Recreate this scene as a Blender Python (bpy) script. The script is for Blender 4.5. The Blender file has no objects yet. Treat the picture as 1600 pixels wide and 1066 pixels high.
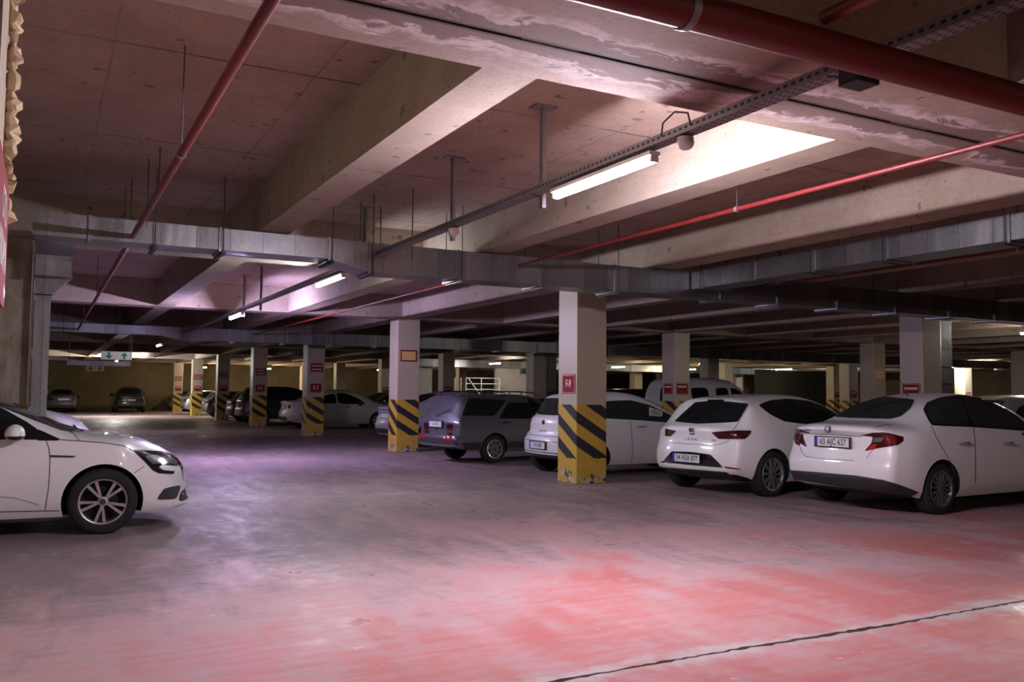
import bpy, bmesh, math, random
import numpy as np
from mathutils import Vector, Matrix
from mathutils.bvhtree import BVHTree
from mathutils.geometry import delaunay_2d_cdt
random.seed(7)
scene = bpy.context.scene
COL = scene.collection
PI = math.pi
def R(a): return math.radians(a)

# ------------------------------------------------------------------ camera
FPX, YAW, PITCH, ROLL, EYE = 1370.0, R(28.1), R(3.45), R(0.55), 1.43
_f = Vector((math.sin(YAW)*math.cos(PITCH), math.cos(YAW)*math.cos(PITCH), math.sin(PITCH)))
_r0 = Vector((math.cos(YAW), -math.sin(YAW), 0)); _u0 = _r0.cross(_f)
_r = math.cos(ROLL)*_r0 + math.sin(ROLL)*_u0
_u = -math.sin(ROLL)*_r0 + math.cos(ROLL)*_u0
cam_data = bpy.data.cameras.new('camera'); cam = bpy.data.objects.new('camera', cam_data); COL.objects.link(cam)
cam_data.sensor_width = 36.0; cam_data.lens = FPX/1600*36.0; cam_data.clip_start = 0.05; cam_data.clip_end = 300
cam.matrix_world = Matrix(((_r.x, _u.x, -_f.x, 0), (_r.y, _u.y, -_f.y, 0), (_r.z, _u.z, -_f.z, EYE), (0, 0, 0, 1)))
scene.camera = cam
EYEV = Vector((0, 0, EYE))
def sight(x, y):      # direction from where the photograph was taken
    return (_f + _r*((x-800)/FPX) - _u*((y-533)/FPX)).normalized()

scene.view_settings.view_transform = 'Standard'; scene.view_settings.look = 'None'
scene.view_settings.gamma = 1.0; scene.view_settings.use_curve_mapping = False
scene.view_settings.exposure = 0.22
try:
    scene.cycles.use_denoising = True
    scene.cycles.max_bounces = 12; scene.cycles.diffuse_bounces = 8; scene.cycles.glossy_bounces = 4
    scene.cycles.sample_clamp_indirect = 20.0; scene.cycles.caustics_reflective = False
except Exception: pass
world = bpy.data.worlds.new('world'); scene.world = world; world.use_nodes = True
world.node_tree.nodes['Background'].inputs[0].default_value = (0.30, 0.27, 0.30, 1)
world.node_tree.nodes['Background'].inputs[1].default_value = 0.004

# ------------------------------------------------------------------ materials
class NT:
    def __init__(s, name):
        s.m = bpy.data.materials.new(name); s.m.use_nodes = True
        s.t = s.m.node_tree; s.b = s.t.nodes['Principled BSDF']
    def n(s, kind, **kw):
        d = s.t.nodes.new(kind)
        for k, v in kw.items():
            if k.startswith('i_'):
                key = k[2:]; key = int(key) if key.isdigit() else key.replace('_', ' ')
                s.put(d.inputs[key], v)
            else: setattr(d, k, v)
        return d
    def put(s, sock, v):
        if isinstance(v, bpy.types.NodeSocket): s.t.links.new(v, sock)
        else:
            if isinstance(v, tuple) and len(v) == 3 and len(sock.default_value) == 4: v = (*v, 1)
            sock.default_value = v
    def math(s, op, a, b=0.0, c=0.0):
        d = s.n('ShaderNodeMath', operation=op); s.put(d.inputs[0], a); s.put(d.inputs[1], b); s.put(d.inputs[2], c)
        return d.outputs[0]
    def mix(s, f, a, b, mode='MIX'):
        d = s.n('ShaderNodeMix', data_type='RGBA', blend_type=mode); s.put(d.inputs[0], f); s.put(d.inputs[6], a); s.put(d.inputs[7], b)
        return d.outputs[2]
    def ramp(s, f, stops):
        d = s.n('ShaderNodeValToRGB'); s.put(d.inputs[0], f); e = d.color_ramp.elements
        while len(e) < len(stops): e.new(0.5)
        for q, (p, c) in zip(e, stops): q.position = p; q.color = (c, c, c, 1) if isinstance(c, (int, float)) else (*c, 1)
        return d.outputs[0]
    def noise(s, vec, scale, detail=4, rough=0.55, dist=0.0):
        d = s.n('ShaderNodeTexNoise'); s.put(d.inputs['Vector'], vec); d.inputs['Scale'].default_value = scale
        d.inputs['Detail'].default_value = detail; d.inputs['Roughness'].default_value = rough; d.inputs['Distortion'].default_value = dist
        return d.outputs[0]
    def pos(s): return s.n('ShaderNodeNewGeometry').outputs['Position']
    def obj(s): return s.n('ShaderNodeTexCoord').outputs['Object']
    def mapv(s, vec, scale=(1, 1, 1), rot=(0, 0, 0), loc=(0, 0, 0)):
        d = s.n('ShaderNodeMapping'); s.put(d.inputs[0], vec); d.inputs[1].default_value = loc; d.inputs[2].default_value = rot; d.inputs[3].default_value = scale
        return d.outputs[0]
    def xyz(s, vec):
        d = s.n('ShaderNodeSeparateXYZ'); s.put(d.inputs[0], vec); return d.outputs
    def bump(s, h, strength=0.3, dist=0.01):
        d = s.n('ShaderNodeBump'); s.put(d.inputs['Height'], h); d.inputs['Strength'].default_value = strength; d.inputs['Distance'].default_value = dist
        s.t.links.new(d.outputs[0], s.b.inputs['Normal'])
    def set(s, **kw):
        for k, v in kw.items(): s.put(s.b.inputs[k.replace('_', ' ')], v)
        return s.m

def plain(name, c, rough=0.5, metal=0.0, coat=0.0, spec=0.5):
    t = NT(name); o = t.obj(); nz = t.noise(o, 9.0, 3)
    t.set(Base_Color=t.mix(t.math('MULTIPLY', nz, 0.12), c, tuple(x*0.8 for x in c)), Roughness=rough, Metallic=metal, Specular_IOR_Level=spec)
    t.b.inputs['Coat Weight'].default_value = coat; t.b.inputs['Coat Roughness'].default_value = 0.06
    return t.m

def paint(name, c, rough=0.35, metal=0.0, dust=0.25):
    t = NT(name); p = t.obj(); z = t.xyz(p)[2]
    d = t.noise(p, 3.0, 5); low = t.ramp(z, [(0.15, 1.0), (0.75, 0.0)])
    k = t.math('MULTIPLY', t.math('MULTIPLY', low, d), dust*2)
    t.set(Base_Color=t.mix(k, c, (0.36, 0.32, 0.25)), Metallic=metal, Roughness=t.math('ADD', t.math('MULTIPLY', k, 0.4), rough))
    t.b.inputs['Coat Weight'].default_value = 0.8; t.b.inputs['Coat Roughness'].default_value = 0.05
    return t.m

def concrete(name, base, panel=True, stain=None, px=2.5, py=1.25):
    t = NT(name); p = t.pos(); s = t.xyz(p)
    big = t.noise(p, 0.45, 5, 0.6); mid = t.noise(p, 2.3, 6, 0.6); fine = t.noise(p, 28, 4, 0.6)
    grain = t.noise(t.mapv(p, (2.0, 26, 2.0)), 1.0, 4)
    dark = tuple(x*0.62 for x in base); warm = (base[0]*1.02, base[1]*0.96, base[2]*0.78)
    c = t.mix(t.ramp(big, [(0.35, 0.0), (0.7, 1.0)]), base, warm)
    c = t.mix(t.math('MULTIPLY', t.ramp(mid, [(0.45, 0.0), (0.8, 1.0)]), 0.55), c, dark)
    c = t.mix(t.math('MULTIPLY', grain, 0.45), c, tuple(x*0.72 for x in base))
    streak = t.ramp(t.noise(t.mapv(p, (0.5, 0.5, 9), (0, 0, 0)), 1.6, 7, 0.7, 0.4), [(0.42, 0.0), (0.66, 1.0)])
    c = t.mix(t.math('MULTIPLY', streak, 0.35), c, (base[0]*0.66, base[1]*0.58, base[2]*0.44))
    patch = t.ramp(t.noise(p, 0.9, 8, 0.72, 0.3), [(0.47, 0.0), (0.60, 1.0)])
    c = t.mix(t.math('MULTIPLY', patch, 0.30), c, tuple(min(1, x*1.35) for x in base))
    c = t.mix(t.ramp(fine, [(0.54, 0.0), (0.74, 0.7)]), c, tuple(x*0.55 for x in base))
    spots = t.noise(p, 7.0, 2, 0.4)
    c = t.mix(t.ramp(spots, [(0.70, 0.0), (0.73, 0.8)]), c, tuple(x*0.35 for x in base))
    if panel:
        wob = t.math('MULTIPLY', t.math('SUBTRACT', mid, 0.5), 0.05)
        def joint(v, per, off, w):
            a = t.math('ABSOLUTE', t.math('SUBTRACT', t.math('FRACT', t.math('DIVIDE', t.math('ADD', t.math('ADD', v, off), wob), per)), 0.5))
            return t.ramp(a, [(0.0, 1.0), (w, 1.0), (w*2.4, 0.0)])
        rn = t.ramp(t.noise(p, 1.3, 4), [(0.36, 0.15), (0.6, 1.0)])
        j = t.math('MAXIMUM', joint(s[1], 2.44, -0.35, 0.0035), t.math('MULTIPLY', joint(s[0], 1.39, 0.35, 0.0035), 0.55))
        c = t.mix(t.math('MULTIPLY', t.math('MULTIPLY', j, rn), 0.8), c, (0.05, 0.035, 0.03))
    if stain is not None:
        dy = t.math('SUBTRACT', s[1], stain)
        n2 = t.noise(t.mapv(p, (1.0, 2.0, 1.0)), 2.3, 8, 0.68, 0.9); n3 = t.noise(p, 5.0, 6, 0.7, 0.8)
        d = t.math('ADD', t.math('ABSOLUTE', dy), t.math('MULTIPLY', t.math('SUBTRACT', n2, 0.5), 0.75))
        c = t.mix(t.ramp(d, [(0.02, 0.85), (0.16, 0.75), (0.20, 0.0)]), c, (0.20, 0.14, 0.125))
        salt = t.ramp(d, [(0.15, 0.0), (0.18, 1.0), (0.23, 0.8), (0.30, 0.0)])
        c = t.mix(t.math('MULTIPLY', salt, t.ramp(n3, [(0.35, 0.25), (0.6, 1.0)])), c, (0.66, 0.58, 0.58))
        d2 = t.math('ADD', t.math('ABSOLUTE', dy), t.math('MULTIPLY', t.math('SUBTRACT', n3, 0.5), 0.05))
        c = t.mix(t.ramp(d2, [(0.0, 0.9), (0.02, 0.85), (0.045, 0.0)]), c, (0.06, 0.045, 0.04))
    t.bump(t.math('ADD', t.math('MULTIPLY', mid, 0.6), t.math('MULTIPLY', fine, 0.4)), 0.35, 0.012)
    return t.set(Base_Color=c, Roughness=0.9, Specular_IOR_Level=0.25)

def floor_mat():
    t = NT('worn red floor paint'); p = t.pos(); s = t.xyz(p)
    n1 = t.noise(t.mapv(p, (0.55, 0.40, 1)), 1.0, 6, 0.62, 0.5)
    n2 = t.noise(t.mapv(p, (2.2, 0.7, 1), (0, 0, R(35))), 1.4, 7, 0.65, 0.4)
    n3 = t.noise(p, 9.0, 6, 0.65); n4 = t.noise(p, 70, 3)
    arcs = t.n('ShaderNodeTexWave', wave_type='RINGS', rings_direction='Z'); t.put(arcs.inputs[0], t.mapv(p, (1, 1, 0), (0, 0, 0), (-0.2, -9.6, 0)))
    arcs.inputs['Scale'].default_value = 2.6; arcs.inputs['Distortion'].default_value = 2.2; arcs.inputs['Detail'].default_value = 4; arcs.inputs['Detail Scale'].default_value = 1.5
    # how worn: nearly bare grey far up the aisle, red where nobody has driven much
    far = t.ramp(t.math('DIVIDE', t.math('ADD', s[1], t.math('MULTIPLY', t.math('SUBTRACT', n1, 0.5), 7.0)), 20.0), [(0.24, 0.0), (0.44, 1.0)])
    left = t.ramp(t.math('DIVIDE', t.math('ADD', t.math('ADD', s[0], 4.0), t.math('MULTIPLY', t.math('SUBTRACT', n1, 0.5), 2.0)), 10.0), [(0.42, 1.0), (0.70, 0.0)])
    wear = t.math('ADD', t.math('MULTIPLY', n2, 0.75), t.math('ADD', t.math('MULTIPLY', far, 0.40), t.math('MULTIPLY', left, 0.17)))
    wear = t.math('ADD', wear, t.math('MULTIPLY', t.math('SUBTRACT', arcs.outputs[1], 0.5), 0.025))
    wear = t.math('ADD', wear, t.math('MULTIPLY', t.math('SUBTRACT', n3, 0.5), 0.22))
    wear = t.math('ADD', wear, t.math('MULTIPLY', t.math('SUBTRACT', n1, 0.5), 0.55))
    n5 = t.noise(t.mapv(p, (0.9, 9.0, 1), (0, 0, R(22))), 1.3, 8, 0.68, 0.5); n6 = t.noise(t.mapv(p, (1.3, 13.0, 1), (0, 0, R(-14))), 1.2, 8, 0.7, 0.6)
    wear = t.math('ADD', wear, t.math('ADD', t.math('MULTIPLY', t.math('SUBTRACT', n5, 0.5), 0.42), t.math('MULTIPLY', t.math('SUBTRACT', n6, 0.5), 0.34)))
    red = t.mix(n3, (0.44, 0.150, 0.142), (0.38, 0.155, 0.150))
    pink = t.mix(n3, (0.43, 0.285, 0.29), (0.36, 0.25, 0.255))
    grey = t.mix(n1, (0.25, 0.192, 0.202), (0.19, 0.147, 0.155))
    c = t.mix(t.ramp(wear, [(0.32, 0.0), (0.57, 1.0)]), red, pink)
    c = t.mix(t.ramp(wear, [(0.58, 0.0), (0.88, 1.0)]), c, grey)
    # bare chipped concrete beside the expansion joint
    dy = t.math('ABSOLUTE', t.math('SUBTRACT', s[1], 3.84))
    d = t.math('ADD', dy, t.math('MULTIPLY', t.math('SUBTRACT', t.noise(p, 2.2, 7, 0.65, 0.5), 0.5), 0.8))
    c = t.mix(t.ramp(d, [(0.03, 0.85), (0.13, 0.0)]), c, (0.40, 0.355, 0.345))
    # pale chips
    ch = t.ramp(t.noise(t.mapv(p, (1, 1.7, 1)), 6.5, 4, 0.6), [(0.70, 0.0), (0.715, 1.0)])
    c = t.mix(t.math('MULTIPLY', ch, 0.6), c, (0.55, 0.50, 0.48))
    # tyre smears
    sm = t.ramp(t.noise(t.mapv(p, (0.35, 3.2, 1), (0, 0, R(18))), 1.1, 5, 0.6, 0.7), [(0.62, 0.0), (0.75, 0.45)])
    c = t.mix(sm, c, (0.16, 0.10, 0.10))
    # casting joint across the aisle
    jl = t.math('ABSOLUTE', t.math('ADD', t.math('SUBTRACT', s[1], 12.3), t.math('ADD', t.math('MULTIPLY', s[0], 0.12), t.math('MULTIPLY', t.math('SUBTRACT', n3, 0.5), 0.06))))
    c = t.mix(t.ramp(jl, [(0.03, 0.55), (0.07, 0.0)]), c, (0.34, 0.37, 0.30))
    rg = t.math('ADD', 0.40, t.math('MULTIPLY', t.ramp(n2, [(0.3, 0.0), (0.7, 1.0)]), 0.25))
    wet = t.ramp(t.noise(t.mapv(p, (0.8, 0.5, 1)), 0.9, 4, 0.6), [(0.53, 0.0), (0.62, 1.0)])
    wet = t.math('MULTIPLY', wet, t.ramp(t.noise(p, 5.5, 5, 0.6), [(0.42, 0.0), (0.60, 1.0)]))
    rg = t.math('SUBTRACT', rg, t.math('MULTIPLY', wet, 0.24))
    t.bump(t.math('ADD', t.math('MULTIPLY', n3, 0.8), t.math('MULTIPLY', n4, 0.2)), 0.18, 0.006)
    return t.set(Base_Color=c, Roughness=rg, Specular_IOR_Level=t.math('ADD', 0.16, t.math('MULTIPLY', wet, 0.30)))

def rough_mat():
    t = NT('rough tan concrete'); p = t.pos(); n = t.noise(t.mapv(p, (1, 1, .3)), 5, 7, .7, .5); n2 = t.noise(p, 22, 6, .7)
    c = t.mix(t.ramp(n, [(.38, 0.0), (.62, 1.0)]), (0.27, 0.22, 0.145), (0.52, 0.475, 0.41))
    t.bump(t.math('ADD', n, t.math('MULTIPLY', n2, .5)), 0.8, 0.02)
    return t.set(Base_Color=t.mix(t.math('MULTIPLY', n2, .4), c, (0.25, 0.19, 0.12)), Roughness=0.9)

def cream_mat():
    t = NT('cream column paint'); p = t.pos(); z = t.xyz(t.obj())[2]
    n = t.noise(p, 1.6, 5, 0.6); n2 = t.noise(t.mapv(p, (1, 1, 0.25)), 6, 5, 0.6); f = t.noise(p, 40, 3)
    c = t.mix(n, (0.48, 0.41, 0.305), (0.40, 0.335, 0.25))
    c = t.mix(t.ramp(n2, [(0.58, 0.0), (0.8, 0.55)]), c, (0.27, 0.23, 0.19))
    t.bump(f, 0.2, 0.004)
    return t.set(Base_Color=c, Roughness=0.42)

def hazard_mat():
    t = NT('black and yellow hazard paint'); o = t.obj(); s = t.xyz(o)
    n = t.noise(o, 5, 5, 0.6); v = t.math('ADD', s[2], t.math('MULTIPLY', t.math('SUBTRACT', s[0], s[1]), 0.60))
    fr = t.math('FRACT', t.math('ADD', t.math('DIVIDE', t.math('SUBTRACT', v, 0.606), 0.379), 10.0))
    blk = t.math('MULTIPLY', t.math('LESS_THAN', fr, 0.47), t.math('GREATER_THAN', t.math('ADD', s[2], t.math('MULTIPLY', t.math('SUBTRACT', n, 0.5), 0.10)), 0.40))
    y = t.mix(n, (0.60, 0.385, 0.035), (0.47, 0.30, 0.045))
    c = t.mix(blk, y, (0.018, 0.018, 0.022))
    low = t.ramp(s[2], [(0.08, 1.0), (0.5, 0.0)])
    n2 = t.noise(t.mapv(o, (1, 1, 0.8)), 5.5, 6, 0.65, 0.4)
    chip = t.ramp(t.math('ADD', n2, t.math('MULTIPLY', low, 0.13)), [(0.69, 0.0), (0.70, 1.0)])
    c = t.mix(chip, c, (0.045, 0.04, 0.04))
    bare = t.ramp(t.math('ADD', t.noise(o, 8.5, 6, 0.7), t.math('MULTIPLY', low, 0.16)), [(0.66, 0.0), (0.70, 0.9)])
    c = t.mix(bare, c, (0.50, 0.46, 0.36))
    t.bump(n2, 0.25, 0.006)
    return t.set(Base_Color=c, Roughness=0.45)

def galv_mat():
    t = NT('galvanised sheet steel'); p = t.pos(); q = t.xyz(p); nrm = t.xyz(t.n('ShaderNodeNewGeometry').outputs['Normal'])
    run = t.mix(t.math('GREATER_THAN', t.math('ABSOLUTE', nrm[0]), 0.6), q[0], q[1])      # distance along the sheet
    u = t.math('DIVIDE', t.math('ADD', run, t.math('MULTIPLY', t.noise(p, 1.5, 2), .05)), .36); cell = t.math('FLOOR', u)
    wn = t.n('ShaderNodeTexWhiteNoise', noise_dimensions='1D'); t.put(wn.inputs['W'], cell)
    vor = t.n('ShaderNodeTexVoronoi'); t.put(vor.inputs['Vector'], p); vor.inputs['Scale'].default_value = 30
    st = t.noise(t.mapv(p, (7.0, 7.0, 0.5)), 1.0, 5, 0.6); b = t.noise(t.mapv(p, (1.6, 1.6, 0.8)), 1.0, 3)
    g = t.math('ADD', 0.13, t.math('ADD', t.math('MULTIPLY', wn.outputs[0], 0.09), t.math('MULTIPLY', st, 0.15)))
    g = t.math('ADD', g, t.math('MULTIPLY', t.math('SUBTRACT', vor.outputs[0], .4), 0.06))
    edge = t.math('LESS_THAN', t.math('FRACT', u), .02)
    g = t.math('MULTIPLY', g, t.math('SUBTRACT', 1.0, t.math('MULTIPLY', edge, .45)))
    cc = t.n('ShaderNodeCombineColor'); t.put(cc.inputs[0], g); t.put(cc.inputs[1], t.math('MULTIPLY', g, 1.01)); t.put(cc.inputs[2], t.math('MULTIPLY', g, 1.04))
    t.bump(t.math('ADD', b, t.math('ADD', t.math('MULTIPLY', st, 0.10), t.math('MULTIPLY', wn.outputs[0], .15))), 0.5, 0.05)
    return t.set(Base_Color=cc.outputs[0], Metallic=0.92, Roughness=t.math('ADD', 0.30, t.math('MULTIPLY', st, 0.20)))

def tray_mat():
    t = NT('perforated tray steel'); s = t.xyz(t.obj()); n = t.noise(t.obj(), 8, 3)
    fy = t.math('FRACT', t.math('DIVIDE', s[1], .055))
    oy = t.math('LESS_THAN', fy, .52)
    fx = t.math('FRACT', t.math('DIVIDE', t.math('ADD', s[0], .05), .033))
    ox = t.math('MULTIPLY', t.math('LESS_THAN', t.math('ABSOLUTE', t.math('SUBTRACT', fx, .5)), .24), t.math('LESS_THAN', t.math('ABSOLUTE', s[0]), .0455))
    oz = t.math('MULTIPLY', t.math('LESS_THAN', t.math('ABSOLUTE', t.math('SUBTRACT', s[2], .03)), .008), t.math('GREATER_THAN', t.math('ABSOLUTE', s[0]), .0455))
    k = t.math('MULTIPLY', oy, t.math('MAXIMUM', ox, oz))
    c = t.mix(n, (0.30, 0.30, 0.31), (0.20, 0.20, 0.21))
    return t.set(Base_Color=t.mix(k, c, (0.012, 0.012, 0.012)), Metallic=t.math('MULTIPLY', t.math('SUBTRACT', 1.0, k), 0.45), Roughness=0.5)

def emit(name, c, k):
    t = NT(name); t.set(Base_Color=(0.9, 0.9, 0.9)); t.b.inputs['Emission Color'].default_value = (*c, 1); t.b.inputs['Emission Strength'].default_value = k
    return t.m

def glass_mat(name, c=(0.006, 0.007, 0.008), spec=0.5):
    t = NT(name); o = t.obj(); n = t.noise(o, 6, 4)
    t.set(Base_Color=t.mix(n, c, tuple(x*2.0 for x in c)), Roughness=0.06, Specular_IOR_Level=spec)
    return t.m

M = dict(
 ceil=concrete('ceiling slab concrete', (0.41, 0.315, 0.285)),
 beam=concrete('beam concrete', (0.35, 0.285, 0.24), panel=False), shadeceil=concrete('shade-dark slab concrete', (0.028, 0.025, 0.022)), shadebeam=concrete('shade-dark beam concrete', (0.05, 0.044, 0.038), panel=False), rough=rough_mat(),  # near-black slab and beam copies: shade put into the colour
 joint=concrete('stained joint beam concrete', (0.40, 0.315, 0.275), panel=False, stain=3.84),
 wall=concrete('tan wall concrete', (0.17, 0.135, 0.08), panel=False),
 dwall=concrete('dark green wall paint', (0.03, 0.032, 0.028), panel=False),
 block=concrete('pale block wall', (0.55, 0.52, 0.48), panel=False),
 floor=floor_mat(), cream=cream_mat(), hazard=hazard_mat(), galv=galv_mat(),
 redpipe=plain('red pipe paint', (0.14, 0.011, 0.010), 0.5, 0, 0.1), steel=plain('grey strut steel', (0.26, 0.26, 0.28), 0.45, 0.6),
 tray=tray_mat(), dark=plain('black plastic', (0.02, 0.02, 0.022), 0.5), hole=plain('slot shadow', (0.01, 0.01, 0.01), 0.9),
 white_plastic=plain('white plastic', (0.65, 0.64, 0.62), 0.4), red=plain('red sign enamel', (0.24, 0.010, 0.012), 0.6, 0, 0, 0.2), signwhite=plain('sign white', (0.75, 0.72, 0.70), 0.4),
 rust=plain('rusty reflective sheet', (0.72, 0.40, 0.16), 0.4), green=plain('sign green', (0.0, 0.22, 0.11), 0.4), pale=plain('pale sign face', (0.62, 0.68, 0.62), 0.4),
 yellow=plain('yellow paint', (0.55, 0.36, 0.03), 0.5), foam=plain('torn foam', (0.55, 0.45, 0.28), 0.9), rod=plain('threaded rod', (0.055, 0.05, 0.047), 0.6, 0.2),
 rubber=plain('tyre rubber', (0.012, 0.0115, 0.012), 0.85), well=plain('wheel well', (0.008, 0.008, 0.008), 0.9), trim=plain('dark bumper plastic', (0.028, 0.028, 0.032), 0.5),
 gloss=plain('gloss black', (0.008, 0.008, 0.010), 0.12, 0, 0.6), seam=plain('panel gap', (0.012, 0.012, 0.012), 0.9), chrome=plain('chrome', (0.66, 0.66, 0.68), 0.25, 0.7),
 alloy=plain('silver alloy', (0.58, 0.57, 0.60), 0.28, 0.85), alloy_dark=plain('grey wheel cover', (0.16, 0.16, 0.165), 0.42, 0.5), tail=plain('tail lamp red', (0.16, 0.005, 0.008), 0.12, 0, 0.8),
 tail_dark=plain('smoked tail lamp red', (0.055, 0.005, 0.006), 0.12, 0, 0.8), tail_bright=plain('reflector red', (0.45, 0.02, 0.02), 0.2, 0, 0.8), lens=plain('clear lamp lens', (0.20, 0.20, 0.22), 0.12, 0.4, 0.8),
 plate=plain('number plate white', (0.72, 0.72, 0.74), 0.35), plate_blue=plain('plate blue', (0.03, 0.05, 0.35), 0.4), ink=plain('black lettering', (0.012, 0.012, 0.014), 0.45), greyink=plain('grey emblem', (0.06, 0.06, 0.07), 0.35, 0.4),
 glass=glass_mat('tinted window glass'), glass_light=glass_mat('window glass', (0.016, 0.020, 0.020), 0.6),
 wagon_glass=plain('dusty rear glass', (0.075, 0.068, 0.095), 0.3),
 notice=plain('printed notice', (0.60, 0.66, 0.58), 0.6),
 white=paint('white car paint', (0.80, 0.79, 0.80)), white2=paint('dusty white car paint', (0.62, 0.60, 0.57), 0.4, 0, 0.6), grey=paint('dull grey car paint', (0.085, 0.083, 0.095), 0.42, 0.25, 0.3),
 silver=paint('silver car paint', (0.44, 0.44, 0.46), 0.35, 0.4), darkp=paint('dark car paint', (0.022, 0.023, 0.026), 0.3), bluep=paint('dark blue car paint', (0.03, 0.06, 0.075), 0.3),
 olive=paint('grey green car paint', (0.16, 0.17, 0.14), 0.35, 0.3),
 duct_dark=plain('duct shadow', (0.02, 0.02, 0.02), 0.8),
)

# ------------------------------------------------------------------ mesh helpers
class MB:
    def __init__(s): s.v, s.f, s.k = [], [], []
    def add(s, vs, fs, k=0):
        b = len(s.v); s.v += [tuple(v) for v in vs]; s.f += [tuple(i+b for i in f) for f in fs]; s.k += [k]*len(fs); return s
    def box(s, lo, hi, k=0, rz=0.0, c=None):
        x0, y0, z0 = lo; x1, y1, z1 = hi
        vs = [(x0,y0,z0),(x1,y0,z0),(x1,y1,z0),(x0,y1,z0),(x0,y0,z1),(x1,y0,z1),(x1,y1,z1),(x0,y1,z1)]
        if rz:
            cx, cy = c or ((x0+x1)/2, (y0+y1)/2); co, si = math.cos(rz), math.sin(rz)
            vs = [(cx+co*(x-cx)-si*(y-cy), cy+si*(x-cx)+co*(y-cy), z) for x, y, z in vs]
        return s.add(vs, [(0,3,2,1),(4,5,6,7),(0,1,5,4),(1,2,6,5),(2,3,7,6),(3,0,4,7)], k)
    def tube(s, pts, r, n=10, k=0, cap=True):
        pts = [Vector(p) for p in pts]; rings = []
        up0 = None
        for i, p in enumerate(pts):
            d = (pts[min(i+1, len(pts)-1)] - pts[max(i-1, 0)]).normalized()
            if up0 is None: up0 = Vector((0, 0, 1)) if abs(d.z) < 0.9 else Vector((1, 0, 0))
            a = d.cross(up0)
            if a.length < 1e-4: a = d.cross(Vector((1, 0, 0)))
            a.normalize(); b = a.cross(d).normalized(); up0 = b
            rr = r[i] if isinstance(r, (list, tuple)) else r
            rings.append([p + (a*math.cos(t)+b*math.sin(t))*rr for t in [2*PI*j/n for j in range(n)]])
        vs = [v for q in rings for v in q]; fs = []
        for i in range(len(pts)-1):
            for j in range(n):
                j2 = (j+1) % n; fs.append((i*n+j, i*n+j2, (i+1)*n+j2, (i+1)*n+j))
        if cap: fs += [tuple(range(n-1, -1, -1)), tuple((len(pts)-1)*n+j for j in range(n))]
        return s.add(vs, fs, k)
    def lathe_y(s, prof, n=40, k=0, c=(0, 0, 0)):      # prof: (radius, y); spun about the y axis
        m = len(prof); vs = []
        for i in range(n):
            a = 2*PI*i/n
            for r, y in prof: vs.append((c[0]+r*math.cos(a), c[1]+y, c[2]+r*math.sin(a)))
        fs = [(i*m+j, i*m+j+1, ((i+1) % n)*m+j+1, ((i+1) % n)*m+j) for i in range(n) for j in range(m-1)]
        return s.add(vs, fs, k)
    def blob(s, c, rx, ry, rz, k=0, nu=16, nv=10, zlo=-1.0):
        vs, fs = [], []
        for i in range(nv+1):
            p = -PI/2 + PI*i/nv
            for j in range(nu):
                a = 2*PI*j/nu; vs.append((c[0]+rx*math.cos(p)*math.cos(a), c[1]+ry*math.cos(p)*math.sin(a), c[2]+rz*max(zlo, math.sin(p))))
        for i in range(nv):
            for j in range(nu): fs.append((i*nu+j, i*nu+(j+1) % nu, (i+1)*nu+(j+1) % nu, (i+1)*nu+j))
        return s.add(vs, fs, k)
    def prism(s, poly, axis, a, b, k=0):               # polygon in the two other axes, extruded along axis from a to b
        n = len(poly)
        def P(u, v, w): return (w, u, v) if axis == 0 else ((u, w, v) if axis == 1 else (u, v, w))
        vs = [P(u, v, a) for u, v in poly] + [P(u, v, b) for u, v in poly]
        fs = [tuple(range(n)), tuple(range(2*n-1, n-1, -1))] + [(i, i+n, (i+1) % n+n, (i+1) % n) for i in range(n)]
        return s.add(vs, fs, k)
    def build(s, name, mats, parent=None, smooth=None, bevel=0.0, loc=None, fixn=True):
        me = bpy.data.meshes.new(name); me.from_pydata(s.v, [], s.f)
        for m in (mats if isinstance(mats, (list, tuple)) else [mats]): me.materials.append(m)
        me.polygons.foreach_set('material_index', s.k)
        if fixn or bevel:
            bm = bmesh.new(); bm.from_mesh(me)
            if fixn: bmesh.ops.recalc_face_normals(bm, faces=bm.faces)
            if bevel: bmesh.ops.bevel(bm, geom=list(bm.edges), offset=bevel, segments=2, affect='EDGES', profile=0.5, clamp_overlap=True)
            bm.to_mesh(me); bm.free()
        if smooth is not None:
            me.polygons.foreach_set('use_smooth', [True]*len(me.polygons))
            try: me.set_sharp_from_angle(angle=R(smooth))
            except Exception: pass
        me.update()
        o = bpy.data.objects.new(name, me); COL.objects.link(o)
        if parent: o.parent = parent
        if loc: o.location = loc
        return o
def box_obj(name, lo, hi, mat, parent=None, bevel=0.0): return MB().box(lo, hi).build(name, mat, parent, bevel=bevel)
def struct(o): o['kind'] = 'structure'; return o
def tag(o, label, cat, group=None):
    o['label'] = label; o['category'] = cat
    o['kind'] = 'thing'
    if group: o['group'] = group
    return o
def thing(name, label, cat, loc=(0, 0, 0), rz=0.0, group=None):
    o = bpy.data.objects.new(name, None); COL.objects.link(o); o.location = loc; o.rotation_euler = (0, 0, rz)
    o.empty_display_size = 0.1
    return tag(o, label, cat, group)
_fonts = {}
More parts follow.
